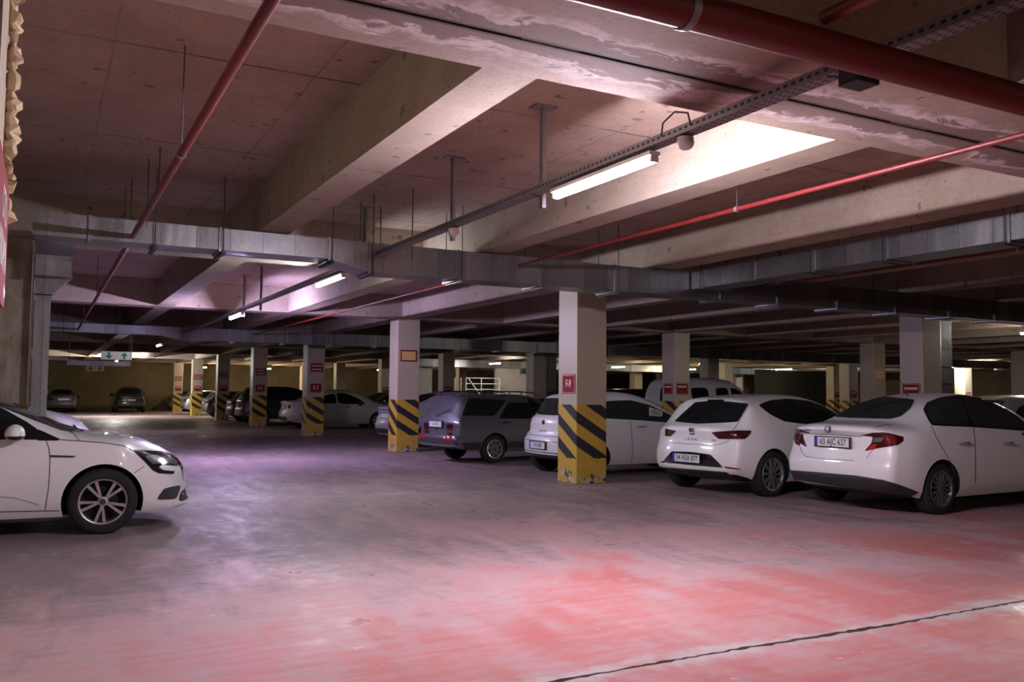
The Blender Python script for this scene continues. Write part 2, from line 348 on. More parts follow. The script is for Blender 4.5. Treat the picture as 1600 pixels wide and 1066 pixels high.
def text_mesh(txt, size, depth=0.002, squeeze=1.0, bold=0.0, spacing=1.0):
    """verts/faces of a line of lettering, centred, in the xz plane facing -y"""
    c = bpy.data.curves.new('lettering', 'FONT'); c.body = txt; c.size = size; c.extrude = depth; c.align_x = 'CENTER'; c.align_y = 'CENTER'
    c.offset = bold; c.space_character = spacing; c.resolution_u = 3
    o = bpy.data.objects.new('lettering', c); COL.objects.link(o)
    dg = bpy.context.evaluated_depsgraph_get(); me = bpy.data.meshes.new_from_object(o.evaluated_get(dg))
    vs = [(v.co.x*squeeze, -v.co.z, v.co.y) for v in me.vertices]; fs = [tuple(p.vertices) for p in me.polygons]
    bpy.data.objects.remove(o); bpy.data.curves.remove(c); bpy.data.meshes.remove(me)
    return vs, fs
def place(vs, origin, xdir, up, out):
    """map local (x, -depth, z) lettering onto a surface point with the given axes"""
    o = Vector(origin); return [o + xdir*v[0] + up*v[2] + out*(-v[1]) for v in vs]

# ------------------------------------------------------------------ car bodies
def pchip(pts):
    x = np.array([p[0] for p in pts], float); y = np.array([p[1] for p in pts], float)
    h = np.diff(x); d = np.diff(y)/h; m = np.zeros(len(x))
    for i in range(1, len(x)-1):
        if d[i-1]*d[i] > 0:
            w1, w2 = 2*h[i]+h[i-1], h[i]+2*h[i-1]; m[i] = (w1+w2)/(w1/d[i-1]+w2/d[i])
    m[0], m[-1] = d[0], d[-1]
    def f(q):
        q = np.clip(np.asarray(q, float), x[0], x[-1]); i = np.clip(np.searchsorted(x, q)-1, 0, len(h)-1)
        t = (q-x[i])/h[i]
        return (2*t**3-3*t**2+1)*y[i]+(t**3-2*t**2+t)*h[i]*m[i]+(-2*t**3+3*t**2)*y[i+1]+(t**3-t**2)*h[i]*m[i+1]
    return f
def sstep(t): t = np.clip(t, 0, 1); return t*t*(3-2*t)

def body_shape(S, fine=True):
    """closed car shell in its own space: x forward from the rear axle, y to its left, z up"""
    x0, x1 = -S['lr'], S['wb']+S['lf']
    top, belt, bot, hw = pchip(S['top']), pchip(S['belt']), pchip(S['bot']), pchip(S['hw'])
    tum = S.get('tumble', 0.40); step = 0.05 if fine else 0.10
    e = [0, .004, .012, .025, .045, .07, .10, .14, .19]
    xs = sorted(set([x0+a for a in e]+[x1-a for a in e]+list(np.arange(x0+.24, x1-.22, step))))
    nb, ns, nu = (4, 9, 20) if fine else (3, 6, 12)
    rear, front = pchip(S['rear']), pchip(S['front'])       # z -> how far the tail / nose is set in
    kr, kf = S.get('bulge_r', .14), S.get('bulge_f', .20); rnd = S.get('round', .05)
    def shift(x, y, z):
        w = S['hw'][0][1]
        br = sstep((x0+0.75-x)/0.75); bf = sstep((x-(x1-0.85))/0.85)
        return x + br*(rear(z)+kr*np.abs(y/0.85)**2.6) - bf*(front(z)+kf*np.abs(y/0.85)**2.4)
    rings = []
    for x in xs:
        zt, zb, zl, w = float(top(x)), float(bot(x)), float(belt(x)), float(hw(x))
        zl = min(zl, zt-0.012); H = zt-zl; n = 2.3+1.9*min(1, H/0.40); zm = zb+0.50*(zl-zb)
        P = [(w*0.80*i/nb, zb) for i in range(nb)]
        zz = np.linspace(0, 1, ns)
        for q in zz:
            z = zb+(zl-zb)*q
            y = w-0.035*(max(0, (z-zm)/(zl-zm)))**2.2-0.055*(max(0, (zm-z)/(zm-zb)))**2.6
            if q == 0: y = w*0.92
            P.append((y, z if q else zb+0.012))
        wl = P[-1][0]
        for i in range(1, nu+1):
            a = PI/2*i/nu; z = zl+H*math.sin(a)**(2/n); base = max(0.0, math.cos(a))**(2/n)
            P.append((max(0.0, (wl-tum*(z-zl))*base), z))
        dmin = min(x-x0, x1-x)
        if dmin < rnd:
            t = 1-dmin/rnd; ins = rnd*(1-math.sqrt(max(0, 1-t*t))); cz = (zb+zt)/2
            P = [(y*(1-ins/w), cz+(z-cz)*(1-ins/max(.2, (zt-zb)/2))) for y, z in P]
        rings.append((x, P))
    V, F = [], []
    K = len(rings[0][1]); ring_n = 2*K-2
    def full(x, P): return [(x, y, z) for y, z in P]+[(x, -y, z) for y, z in reversed(P[1:-1])]
    def warp(p): return (float(shift(p[0], p[1], p[2])), p[1], p[2])
    for x, P in rings: V += [warp(p) for p in full(x, P)]
    for i in range(len(rings)-1):
        for j in range(ring_n):
            j2 = (j+1) % ring_n; F.append((i*ring_n+j, (i+1)*ring_n+j, (i+1)*ring_n+j2, i*ring_n+j2))
    for end, idx in ((0, 0), (len(rings)-1, 1)):
        x, P = rings[end]; prev = [end*ring_n+j for j in range(ring_n)]
        cz = sum(z for _, z in P)/K
        for s in (.94, .82, .66, .48, .28, .1):
            b = len(V); V += [warp((x, y*s, cz+(z-cz)*s)) for _, y, z in full(x, P)]
            cur = list(range(b, b+ring_n))
            for j in range(ring_n):
                j2 = (j+1) % ring_n; q = (prev[j], prev[j2], cur[j2], cur[j]); F.append(q if idx == 0 else q[::-1])
            prev = cur
        F.append(tuple(prev) if idx == 0 else tuple(reversed(prev)))
    return V, F

def car_body(S, root, mat, name='body', fine=True):
    V, F = body_shape(S, fine)
    me = bpy.data.meshes.new(name); me.from_pydata(V, [], F); me.materials.append(mat); me.materials.append(M['well'])
    bm = bmesh.new(); bm.from_mesh(me); bmesh.ops.recalc_face_normals(bm, faces=bm.faces); bm.to_mesh(me); bm.free()
    bvh = BVHTree.FromPolygons([v.co.copy() for v in me.vertices], [tuple(p.vertices) for p in me.polygons])
    for p in me.polygons:
        if p.normal.z < -0.85 and p.center.z < 0.45: p.material_index = 1
    o = bpy.data.objects.new(name, me); COL.objects.link(o)
    # wheel openings
    ra = S.get('arch', 0.355); rw = S.get('rw', .316)
    cut = MB()
    for xw in (0, S['wb']):
        for sgn in (-1, 1):
            w0 = S['hw'][len(S['hw'])//2][1]
            n = 40; a, b = sgn*(w0-0.30), sgn*(w0+0.15)
            poly = [(xw+ra*math.cos(2*PI*i/n), rw+ra*math.sin(2*PI*i/n)) for i in range(n)]
            cut.prism(poly, 1, min(a, b), max(a, b), 1)
    co = cut.build('cutter', [mat, M['well']])
    md = o.modifiers.new('arches', 'BOOLEAN'); md.operation = 'DIFFERENCE'; md.solver = 'EXACT'; md.object = co
    try: md.material_mode = 'INDEX'
    except Exception: pass
    dg = bpy.context.evaluated_depsgraph_get(); new = bpy.data.meshes.new_from_object(o.evaluated_get(dg))
    o.modifiers.clear(); o.data = new; bpy.data.objects.remove(co)
    new.name = name
    new.polygons.foreach_set('use_smooth', [True]*len(new.polygons))
    try: new.set_sharp_from_angle(angle=R(32))
    except Exception: pass
    o.parent = root
    return o, bvh

def soften(poly, it=2, k=0.12):
    for _ in range(it):
        q = []
        for i in range(len(poly)):
            a, b = poly[i], poly[(i+1) % len(poly)]
            q += [(a[0]+(b[0]-a[0])*k, a[1]+(b[1]-a[1])*k), (b[0]-(b[0]-a[0])*k, b[1]-(b[1]-a[1])*k)]
        poly = q; k = 0.25
    return poly
def inside(p, poly):
    c = False; n = len(poly); j = n-1
    for i in range(n):
        a, b = poly[i], poly[j]
        if (a[1] > p[1]) != (b[1] > p[1]) and p[0] < (b[0]-a[0])*(p[1]-a[1])/(b[1]-a[1])+a[0]: c = not c
        j = i
    return c
def seg_dist(p, a, b):
    dx, dy = b[0]-a[0], b[1]-a[1]; L = dx*dx+dy*dy
    t = 0 if L == 0 else max(0, min(1, ((p[0]-a[0])*dx+(p[1]-a[1])*dy)/L))
    return math.hypot(p[0]-a[0]-t*dx, p[1]-a[1]-t*dy)

class Car:
    def __init__(s, name, label, S, x, y, heading, mat, group=None, fine=True):
        s.S = S; s.root = thing(name, label, 'car', (x, y, 0), R(heading), group)
        s.mat = mat; s.W = Matrix.Translation((x, y, 0)) @ Matrix.Rotation(R(heading), 4, 'Z'); s.I = s.W.inverted()
        s.body, s.bvh = car_body(S, s.root, mat, fine=fine)
    # casters: a 2-D outline -> a point on the bodywork
    def by_sight(s, p):
        h = s.bvh.ray_cast(s.I @ EYEV, (s.I.to_3x3() @ sight(*p)).normalized()); return h[:2] if h[0] else None
    def by_side(s, p, sg=-1):
        h = s.bvh.ray_cast(Vector((p[0], sg*3, p[1])), Vector((0, -sg, 0))); return h[:2] if h[0] else None
    def by_rear(s, p):
        h = s.bvh.ray_cast(Vector((-5, p[0], p[1])), Vector((1, 0, 0))); return h[:2] if h[0] else None
    def by_front(s, p):
        h = s.bvh.ray_cast(Vector((9, p[0], p[1])), Vector((-1, 0, 0))); return h[:2] if h[0] else None
    def patch(s, name, poly, cast, mat, off=.004, step=None, parent=None, soft=2, mirror=False, jump=0.25, kind='sight', k=0.12, skirt=.012):
        if soft: poly = soften(poly, soft, k)
        step = step or (4.0 if kind == 'sight' else 0.05)
        B = []
        for i in range(len(poly)):
            a, b = poly[i], poly[(i+1) % len(poly)]; n = max(1, int(math.hypot(b[0]-a[0], b[1]-a[1])/step))
            B += [(a[0]+(b[0]-a[0])*t/n, a[1]+(b[1]-a[1])*t/n) for t in range(n)]
        xs = [p[0] for p in B]; ys = [p[1] for p in B]; pts = list(B); m = len(B)
        gy = min(ys)+step*.5; row = 0
        while gy < max(ys):
            gx = min(xs)+step*(.25+.5*(row % 2))
            while gx < max(xs):
                if inside((gx, gy), B) and min(seg_dist((gx, gy), B[i], B[(i+1) % m]) for i in range(m)) > step*.45: pts.append((gx, gy))
                gx += step
            gy += step*.87; row += 1
        vo, _, fo, *_ = delaunay_2d_cdt([Vector(p) for p in pts], [], [list(range(m))], 1, 1e-6)
        hits = [cast((v[0], v[1])) for v in vo]
        fs = []
        for f in fo:
            if any(hits[i] is None for i in f): continue
            q = [hits[i][0] for i in f]
            if max((q[a]-q[a-1]).length for a in range(len(q))) > jump: continue
            fs.append(tuple(f))
        if not fs: return None
        used = sorted({i for f in fs for i in f}); ix = {o: n for n, o in enumerate(used)}
        V = [hits[i][0]+hits[i][1]*off for i in used]; N = [hits[i][1] for i in used]
        fs = [tuple(ix[i] for i in f) for f in fs]
        ed = {}
        for f in fs:
            for a in range(len(f)):
                e = (f[a], f[(a+1) % len(f)]); ed[e] = ed.get(e, 0)+1
        border = [e for e in ed if (e[1], e[0]) not in ed]
        bi = sorted({i for e in border for i in e}); low = {i: len(V)+n for n, i in enumerate(bi)}
        V += [V[i]-N[i]*(off+skirt) for i in bi]
        fs += [(e[1], e[0], low[e[0]], low[e[1]]) for e in border]
        out = None
        for sg in ((1, -1) if mirror else (1,)):
            mb = MB(); mb.add([(v[0], v[1]*sg, v[2]) for v in V], fs if sg == 1 else [f[::-1] for f in fs])
            o = mb.build(name, mat, parent or s.root, smooth=50, fixn=False)
            # outward faces
            me = o.data; c = sum((me.polygons[0].normal.dot(Vector((N[i][0], N[i][1]*sg, N[i][2]))) for i in fs[0][:1]))
            if c < 0: me.flip_normals()
            out = out or o
        return out
    def line(s, name, pts, cast, mat, w=1.0, off=.003, parent=None, kind='sight', mirror=False):
        """a thin strip along a polyline on the bodywork (w in the outline's own units)"""
        P = []
        st = 5.0 if kind == 'sight' else .05
        for a, b in zip(pts[:-1], pts[1:]):
            n = max(1, int(math.hypot(b[0]-a[0], b[1]-a[1])/st)); P += [(a[0]+(b[0]-a[0])*t/n, a[1]+(b[1]-a[1])*t/n) for t in range(n)]
        P.append(pts[-1]); L, Rr = [], []
        for i, p in enumerate(P):
            a, b = P[max(i-1, 0)], P[min(i+1, len(P)-1)]; d = math.hypot(b[0]-a[0], b[1]-a[1]) or 1; nx, ny = -(b[1]-a[1])/d, (b[0]-a[0])/d
            L.append(cast((p[0]+nx*w/2, p[1]+ny*w/2))); Rr.append(cast((p[0]-nx*w/2, p[1]-ny*w/2)))
        for sg in ((1, -1) if mirror else (1,)):
            mb = MB()
            for i in range(len(P)-1):
                q = (L[i], L[i+1], Rr[i+1], Rr[i])
                if any(h is None for h in q): continue
                if max((q[a][0]-q[a-1][0]).length for a in range(4)) > .25: continue
                t = [h[0]+h[1]*off for h in q]; u = [h[0]-h[1]*.01 for h in q]
                mb.add([(v[0], v[1]*sg, v[2]) for v in t+u], [(0,1,2,3),(4,7,6,5),(0,4,5,1),(2,6,7,3),(1,5,6,2),(3,7,4,0)])
            if mb.f: mb.build(name, mat, parent or s.root)
    def frame_at(s, hit):
        """surface axes (right, up, out) as seen from outside"""
        n = hit[1].normalized(); up = (Vector((0, 0, 1))-n*n.z).normalized(); return up.cross(n), up, n
    def letters(s, name, txt, hit, size, mat, squeeze=1.0, bold=0.0, spacing=1.0, off=.004, parent=None, flat=False):
        if not hit: return
        rt, up, n = s.frame_at(hit); vs, fs = text_mesh(txt, size, .0015, squeeze, bold, spacing)
        V = place(vs, hit[0]+n*off, rt, up, n)
        if not flat:      # lie along the curved metal
            W = []
            for v in V:
                h = s.bvh.ray_cast(v+n*.3, -n); W.append((h[0]+n*(v-hit[0]).dot(n)) if h[0] else v)
            V = W
        return MB().add(V, fs).build(name, mat, parent or s.root)
    def plate(s, txt, center, w=.52, h=.112, frame='gloss', size=.085, parent=None, tilt=0.0, yaw=0.0, squeeze=.74):
        x, y, z = center; q = Matrix.Translation((x, y, z)) @ Matrix.Rotation(yaw, 4, 'Z') @ Matrix.Rotation(tilt, 4, 'Y')
        def T(b): b.v = [tuple(q @ Vector(v)) for v in b.v]; return b
        fr = T(MB().box((-.012, -w/2-.012, -h/2-.012), (.03, w/2+.012, h/2+.012))).build('plate_holder', M[frame], s.root, bevel=.003)
        p = T(MB().box((-.016, -w/2, -h/2), (-.008, w/2, h/2))).build('number_plate', M['plate'], s.root)
        p['label'] = 'white number plate'
        T(MB().box((-.0175, w/2-.045, -h/2), (-.012, w/2, h/2))).build('country_band', M['plate_blue'], p)
        if txt:
            vs, fs = text_mesh(txt, size, .0008, squeeze, .0016, 1.06)
            b = MB().add([(-.0175, -(v[0]+.022), v[2]) for v in vs], fs); T(b).build('plate_characters', M['ink'], p)
        return p
    def wheels(s, rim, r=None, tw=.205, inset=.02, rimf=.68):
        S = s.S; r = r or S.get('rw', .316); first = None
        for xw in (0, S['wb']):
            for sg in (-1, 1):
                w0 = pchip(S['hw'])(xw)
                loc = (xw, sg*(float(w0)-inset), r)
                if first is None:
                    h = tw; rr = r*rimf
                    prof = [(rr*.97, 0.012), (rr+.010, -.002), (rr+.022, -.004), (r*.88, -.004), (r*.955, .008), (r*.985, .022), (r, .04)]
                    prof += [(r, h*.3), (r-.006, h*.31), (r-.006, h*.34), (r, h*.35), (r, h*.65), (r-.006, h*.66), (r-.006, h*.69), (r, h*.70), (r, h-.04), (r*.985, h-.022), (r*.955, h-.008), (rr, h), (rr*.97, h-.012)]
                    t = MB().lathe_y(prof, 48).build('wheel', M['rubber'], s.root, smooth=35)
                    rim(t, rr); first = t
                    t.location = loc; t.rotation_euler = (0, random.uniform(0, 6), 0)
                    if sg == 1: t.rotation_euler = (0, random.uniform(0, 6), PI)
                else:
                    t = first.copy(); COL.objects.link(t); t.parent = s.root; t.location = loc
                    t.rotation_euler = (0, random.uniform(0, 6), 0 if sg == -1 else PI)
                    for ch in list(first.children):
                        c = ch.copy(); COL.objects.link(c); c.parent = t
    def mirror_housing(s, x, y, z, mat=None, sx=.085, sy=.11, sz=.075, both=True):
        for sg in ((-1, 1) if both else (-1,)):
            b = MB().blob((x, sg*(y+.12), z), sx, sy, sz, 0).build('door_mirror', mat or s.mat, s.root, smooth=60)
            MB().box((x-.05, min(sg*(y-.06), sg*(y+.10)), z-.085), (x+.05, max(sg*(y-.06), sg*(y+.10)), z-.045)).build('mirror_foot', M['gloss'], b, bevel=.012)
            MB().blob((x-.01, sg*(y+.12), z-.012), sx*.99, sy*1.0, sz*.99, 0, zlo=-1).build('mirror_lower_half', M['gloss'], b, smooth=60).location = (0, 0, -.012)

def rim_spokes(n, mat, pair=0.0, w0=.016, w1=.024, ring=True, hub=.062, back='well', chrome=False):
    def f(tyre, rr):
        m = MB()
        m.lathe_y([(rr, .0), (rr*.985, -.004), (rr*.93, .000), (rr*.90, .014), (rr*.88, .06), (rr*.88, .14)], 48)
        m.lathe_y([(0, .004), (hub*.55, .002), (hub, .008), (hub*1.1, .04), (0, .04)], 24)
        for i in range(n):
            for sd in ((-1, 1) if pair else (0,)):
                a = 2*PI*i/n; da = sd*pair
                def P(r, off, y): 
                    ang = a+da*(1 if r > rr*.5 else .35); c, q = math.cos(ang), math.sin(ang)
                    return (r*c-off*q, y, r*q+off*c)
                r0, r1 = hub*.8, rr*.945
                m.add([P(r0, -w0, .006), P(r0, w0, .006), P(r1, w1, .004), P(r1, -w1, .004), P(r0, -w0*.8, .045), P(r0, w0*.8, .045), P(r1, w1*.8, .04), P(r1, -w1*.8, .04)],
                      [(0,1,2,3),(4,7,6,5),(0,4,5,1),(1,5,6,2),(2,6,7,3),(3,7,4,0)])
        o = m.build('rim', M[mat], tyre, smooth=30)
        d = MB().lathe_y([(0, .085), (rr*.62, .085), (rr*.64, .10), (rr*.9, .11)], 32).build('brake_disc', M[back], tyre, smooth=30)
        MB().lathe_y([(0, -.002), (.026, -.002), (.03, .004)], 20).build('hub_cap', M['greyink'], tyre, smooth=30)
        return o
    return f

# ------------------------------------------------------------------ car shapes (x from the rear axle)
SEDAN = dict(lr=.97, wb=2.637, lf=.925, rw=.316, arch=.362, tumble=.42, bulge_r=.17, bulge_f=.28, round=.05,
  top=[(-.97,1.045),(-.86,1.085),(-.62,1.105),(-.34,1.125),(-.10,1.205),(.25,1.355),(.55,1.435),(.85,1.485),(1.15,1.495),(1.45,1.480),(1.75,1.425),(2.1,1.285),(2.42,1.115),(2.60,1.02),(2.95,.955),(3.25,.88),(3.45,.79),(3.562,.70)],
  belt=[(-.97,.93),(-.6,.945),(0,.95),(1.0,.925),(2.2,.895),(2.8,.885),(3.2,.82),(3.562,.62)],
  bot=[(-.97,.30),(-.7,.25),(-.4,.20),(.4,.185),(2.3,.185),(3.0,.19),(3.562,.23)],
  hw=[(-.97,.80),(-.7,.855),(-.3,.885),(.4,.895),(1.4,.896),(2.4,.895),(3.0,.875),(3.4,.82),(3.562,.74)],
  rear=[(.2,.10),(.33,.05),(.45,.0),(.60,.0),(.68,.035),(.80,.075),(.95,.085),(1.02,.03),(1.10,.02)],
  front=[(.2,.06),(.30,.0),(.5,.02),(.62,.05),(.72,.12),(.85,.2)])
HATCH = dict(lr=.79, wb=2.636, lf=.856, rw=.322, arch=.368, tumble=.40, bulge_r=.17, bulge_f=.28, round=.05,
  top=[(-.79,.965),(-.72,1.0),(-.62,1.045),(-.50,1.16),(-.34,1.325),(-.27,1.385),(-.10,1.412),(.3,1.445),(.8,1.462),(1.15,1.452),(1.45,1.41),(1.8,1.29),(2.15,1.13),(2.42,1.01),(2.58,.975),(2.95,.915),(3.25,.84),(3.4,.76),(3.492,.68)],
  belt=[(-.79,.86),(-.5,.955),(0,.96),(1,.925),(2.2,.89),(2.7,.88),(3.1,.80),(3.492,.60)],
  bot=[(-.79,.32),(-.6,.27),(-.4,.21),(.4,.18),(2.3,.18),(3.0,.19),(3.492,.22)],
  hw=[(-.79,.80),(-.55,.86),(-.2,.898),(.3,.908),(1.4,.905),(2.4,.905),(2.9,.88),(3.3,.82),(3.492,.74)],
  rear=[(.2,.12),(.30,.05),(.40,.0),(.55,.0),(.68,.03),(.8,.06),(.92,.04),(1.0,.03),(1.4,.03)],
  front=[(.2,.06),(.30,.0),(.5,.02),(.62,.05),(.72,.12),(.85,.2)])
SALOON = dict(lr=1.0, wb=2.711, lf=.86, rw=.323, arch=.372, tumble=.42, bulge_r=.17, bulge_f=.30, round=.05,
  top=[(-1.0,1.03),(-.85,1.07),(-.5,1.09),(-.25,1.13),(.2,1.29),(.6,1.40),(1.0,1.443),(1.35,1.415),(1.74,1.305),(2.1,1.15),(2.42,1.01),(2.56,.985),(2.94,.945),(3.17,.905),(3.32,.855),(3.44,.785),(3.52,.71),(3.571,.62)],
  belt=[(-1.0,.90),(0,.93),(1.0,.915),(2.0,.905),(2.42,.90),(2.95,.84),(3.2,.76),(3.571,.56)],
  bot=[(-1.0,.30),(-.6,.22),(.4,.175),(2.3,.175),(3.05,.185),(3.571,.20)],
  hw=[(-1.0,.80),(-.7,.86),(-.2,.90),(.4,.907),(1.4,.907),(2.4,.905),(3.0,.895),(3.35,.85),(3.571,.78)],
  rear=[(.2,.10),(.35,.04),(.5,.0),(.7,.03),(.95,.07),(1.05,.02)],
  front=[(.18,.02),(.22,-.03),(.28,.0),(.45,.03),(.6,.045),(.72,.09),(.85,.17)])
WAGON = dict(lr=.96, wb=2.49, lf=.72, rw=.292, arch=.335, tumble=.34, bulge_r=.06, bulge_f=.12, round=.03,
  top=[(-.96,.86),(-.935,.90),(-.90,.98),(-.80,1.16),(-.70,1.34),(-.64,1.385),(-.4,1.405),(.3,1.425),(.9,1.42),(1.2,1.39),(1.55,1.24),(1.9,1.05),(2.05,.98),(2.6,.93),(3.0,.88),(3.21,.80)],
  belt=[(-.96,.80),(-.9,.895),(0,.905),(1.2,.89),(2.2,.875),(2.8,.83),(3.21,.72)],
  bot=[(-.96,.33),(-.6,.27),(.4,.21),(2.2,.21),(3.21,.28)],
  hw=[(-.96,.775),(-.7,.80),(-.2,.818),(.4,.825),(1.4,.825),(2.2,.82),(2.9,.80),(3.21,.76)],
  rear=[(.3,.03),(.36,.0),(.54,.0),(.58,.07),(.72,.06),(.9,.06),(1.4,.06)],
  front=[(.2,.04),(.35,.0),(.55,.0),(.6,.05),(.9,.08)])
VAN = dict(lr=.85, wb=2.80, lf=.85, rw=.31, arch=.355, tumble=.20, bulge_r=.05, bulge_f=.30, round=.05,
  top=[(-.85,1.86),(-.80,1.93),(-.6,1.985),(0,2.02),(1.2,2.02),(1.8,1.96),(2.1,1.82),(2.5,1.48),(2.85,1.20),(3.1,1.10),(3.4,.98),(3.65,.78)],
  belt=[(-.85,1.12),(0,1.12),(1.8,1.08),(2.6,1.02),(3.2,.92),(3.65,.66)],
  bot=[(-.85,.34),(-.5,.25),(.4,.2),(2.4,.2),(3.65,.24)],
  hw=[(-.85,.86),(-.6,.885),(.4,.895),(2.0,.895),(2.8,.87),(3.65,.74)],
  rear=[(.3,.05),(.4,.0),(.6,.0),(.7,.04),(1.2,.05),(2.0,.12)],
  front=[(.2,.04),(.35,.0),(.6,.03),(.9,.12),(1.2,.2)])
SUV = dict(lr=.85, wb=2.65, lf=.88, rw=.345, arch=.395, tumble=.36, bulge_r=.14, bulge_f=.24, round=.05,
  top=[(-.85,1.05),(-.78,1.12),(-.68,1.25),(-.52,1.52),(-.40,1.60),(0,1.645),(.8,1.66),(1.4,1.63),(1.8,1.53),(2.2,1.32),(2.6,1.12),(2.9,1.06),(3.2,.99),(3.45,.88),(3.53,.78)],
  belt=[(-.85,.95),(-.5,1.06),(1,1.03),(2.6,.99),(3.1,.92),(3.53,.70)],
  bot=[(-.85,.38),(-.5,.30),(.4,.25),(2.4,.25),(3.53,.30)],
  hw=[(-.85,.82),(-.5,.89),(.3,.92),(2.3,.92),(3.0,.89),(3.53,.76)],
  rear=[(.3,.08),(.45,.0),(.6,.0),(.8,.05),(1.1,.05),(1.5,.05)],
  front=[(.25,.05),(.4,.0),(.6,.03),(.85,.12)])

SIDE = {   # side windows in x, z, per shape: rear door light, front door light
 'sedan': [[(.02,1.00),(.10,1.11),(.42,1.28),(.90,1.385),(.96,.985)],[(1.02,.985),(.97,1.39),(1.22,1.40),(1.48,1.345),(1.88,1.16),(2.16,.965)]],
 'hatch': [[(-.20,1.19),(.05,1.31),(.45,1.365),(.92,1.385),(.96,.985),(.45,.99),(.12,1.06)],[(1.02,.98),(.97,1.375),(1.20,1.36),(1.46,1.29),(1.85,1.10),(2.10,.955)]],
 'wagon': [[(-.62,.955),(-.46,1.31),(.10,1.335),(.27,1.335),(.05,.955)],[(.22,.955),(.42,1.335),(.92,1.335),(.95,.955)],[(1.00,.955),(.98,1.335),(1.15,1.31),(1.62,.955)]],
 'van': [[(.95,1.20),(.95,1.68),(1.50,1.70),(1.50,1.17)],[(1.62,1.16),(1.62,1.70),(1.92,1.67),(2.40,1.28),(2.55,1.12)],[(-.10,1.22),(-.10,1.68),(.62,1.69),(.62,1.21)]],
 'suv': [[(-.42,1.13),(-.30,1.38),(.15,1.50),(.92,1.535),(.96,1.10),(.2,1.11)],[(1.02,1.10),(.97,1.535),(1.35,1.51),(1.68,1.42),(2.2,1.12)]],
}
REAR_GLASS = {'sedan': [(-.56,1.17),(-.47,1.40),(.47,1.40),(.56,1.17)], 'hatch': [(-.64,1.06),(-.52,1.36),(.52,1.36),(.64,1.06)],
 'wagon': [(-.60,1.0),(-.52,1.33),(.52,1.33),(.60,1.0)], 'van': [(-.62,1.22),(-.58,1.70),(-.06,1.70),(-.06,1.22)], 'suv': [(-.62,1.18),(-.52,1.50),(.52,1.50),(.62,1.18)]}
WIND = {'sedan': [(-.66,1.03),(-.50,1.40),(.50,1.40),(.66,1.03)], 'hatch': [(-.66,1.01),(-.52,1.36),(.52,1.36),(.66,1.01)], 'wagon': [(-.60,.99),(-.50,1.33),(.50,1.33),(.60,.99)],
 'van': [(-.68,1.22),(-.60,1.80),(.60,1.80),(.68,1.22)], 'suv': [(-.66,1.14),(-.52,1.54),(.52,1.54),(.66,1.14)]}

def front_details(c, kind):
    c.patch('windscreen', WIND[kind], c.by_front, M['glass_light'], kind='car')
    S = c.S; z = S['front'][-1][0]-.20
    c.patch('headlamp', [(.44,z-.05),(.47,z+.06),(.70,z+.08),(.68,z-.02)], c.by_front, M['lens'], kind='car', mirror=True, jump=.4)
    c.patch('grille', [(-.36,z-.02),(-.36,z+.05),(.36,z+.05),(.36,z-.02)], c.by_front, M['gloss'], kind='car')
    c.patch('air_intake', [(-.55,z-.34),(-.50,z-.22),(.50,z-.22),(.55,z-.34)], c.by_front, M['trim'], kind='car')
    c.patch('number_plate', [(-.26,z-.20),(-.26,z-.10),(.26,z-.10),(.26,z-.20)], c.by_front, M['plate'], kind='car', soft=0, off=.012)
def side_windows(c, kind, mirror=True, sides=(-1,), parts=None):
    for sg in sides:
        for poly in (parts or SIDE[kind]):
            c.patch('side_window', poly, lambda p, sg=sg: c.by_side(p, sg), M['glass'], kind='car', mirror=mirror)
def door_lines(c, xs, z0, z1):
    for x in xs: c.line('door_gap', [(x, z0), (x+.02, .55), (x+.03, z1)], c.by_side, M['seam'], .008, kind='car', mirror=True)
def handles(c, pts, mat='chrome'):
    for x, z in pts:
        for sg in (-1, 1):
            h = c.by_side((x, z), sg)
            if not h: continue
            rt, up, n = c.frame_at(h); p = h[0]
            d = Vector((1, 0, 0))
            MB().tube([p-d*.10+n*.004, p-d*.085+n*.03, p+d*.085+n*.032, p+d*.10+n*.004], [.010, .013, .013, .010], 10).build('door_handle', M[mat], c.root, smooth=60)
def rear_details(c, kind, z=.86, plate='', pz=.86, tail='tail', glass='glass'):
    c.patch('rear_window', REAR_GLASS[kind], c.by_rear, M[glass], kind='car')
    c.patch('tail_lamp', [(.52,z-.07),(.50,z+.06),(.80,z+.08),(.80,z-.07)], c.by_rear, M[tail], kind='car', mirror=True, jump=.4)
    h = c.by_rear((0, pz))
    if h: c.plate(plate, (h[0].x-.012, 0, pz))
    c.patch('rear_bumper_trim', [(-.62,.36),(-.66,.48),(.66,.48),(.62,.36)], c.by_rear, M['trim'], kind='car', jump=.4)

# ---- white sedan with its tail to the aisle
c = Car('sedan_car', 'white sedan with plate 63 AJC 627 and a thin roof aerial, tail towards the aisle', SEDAN, 9.733, 7.945, 2.6, M['white'])
def X5(*q): return [(1200+.2815*x, 560+.2815*y) for x, y in q]
c.patch('rear_window', X5((300,322),(470,222),(640,216),(815,232),(795,275),(740,322),(680,338),(480,333)), c.by_sight, M['glass_light'], .012, step=2, k=.08, skirt=.02)
c.patch('window_surround', X5((860,285),(880,248),(950,218),(1060,205),(1190,212),(1300,262),(1400,338),(1470,392),(1470,404),(1410,402),(1130,382),(905,374)), c.by_sight, M['gloss'], .005, step=2.2, mirror=True, k=.08)
c.patch('side_window', X5((874,285),(892,254),(955,227),(1060,214),(1075,240),(1105,320),(1110,372),(912,366)), c.by_sight, M['glass_light'], .010, step=2.2, mirror=True, k=.08)
c.patch('side_window', X5((1075,214),(1190,220),(1292,270),(1395,347),(1440,388),(1400,394),(1150,377),(1122,320),(1090,240)), c.by_sight, M['glass_light'], .010, step=2.2, mirror=True, k=.08)
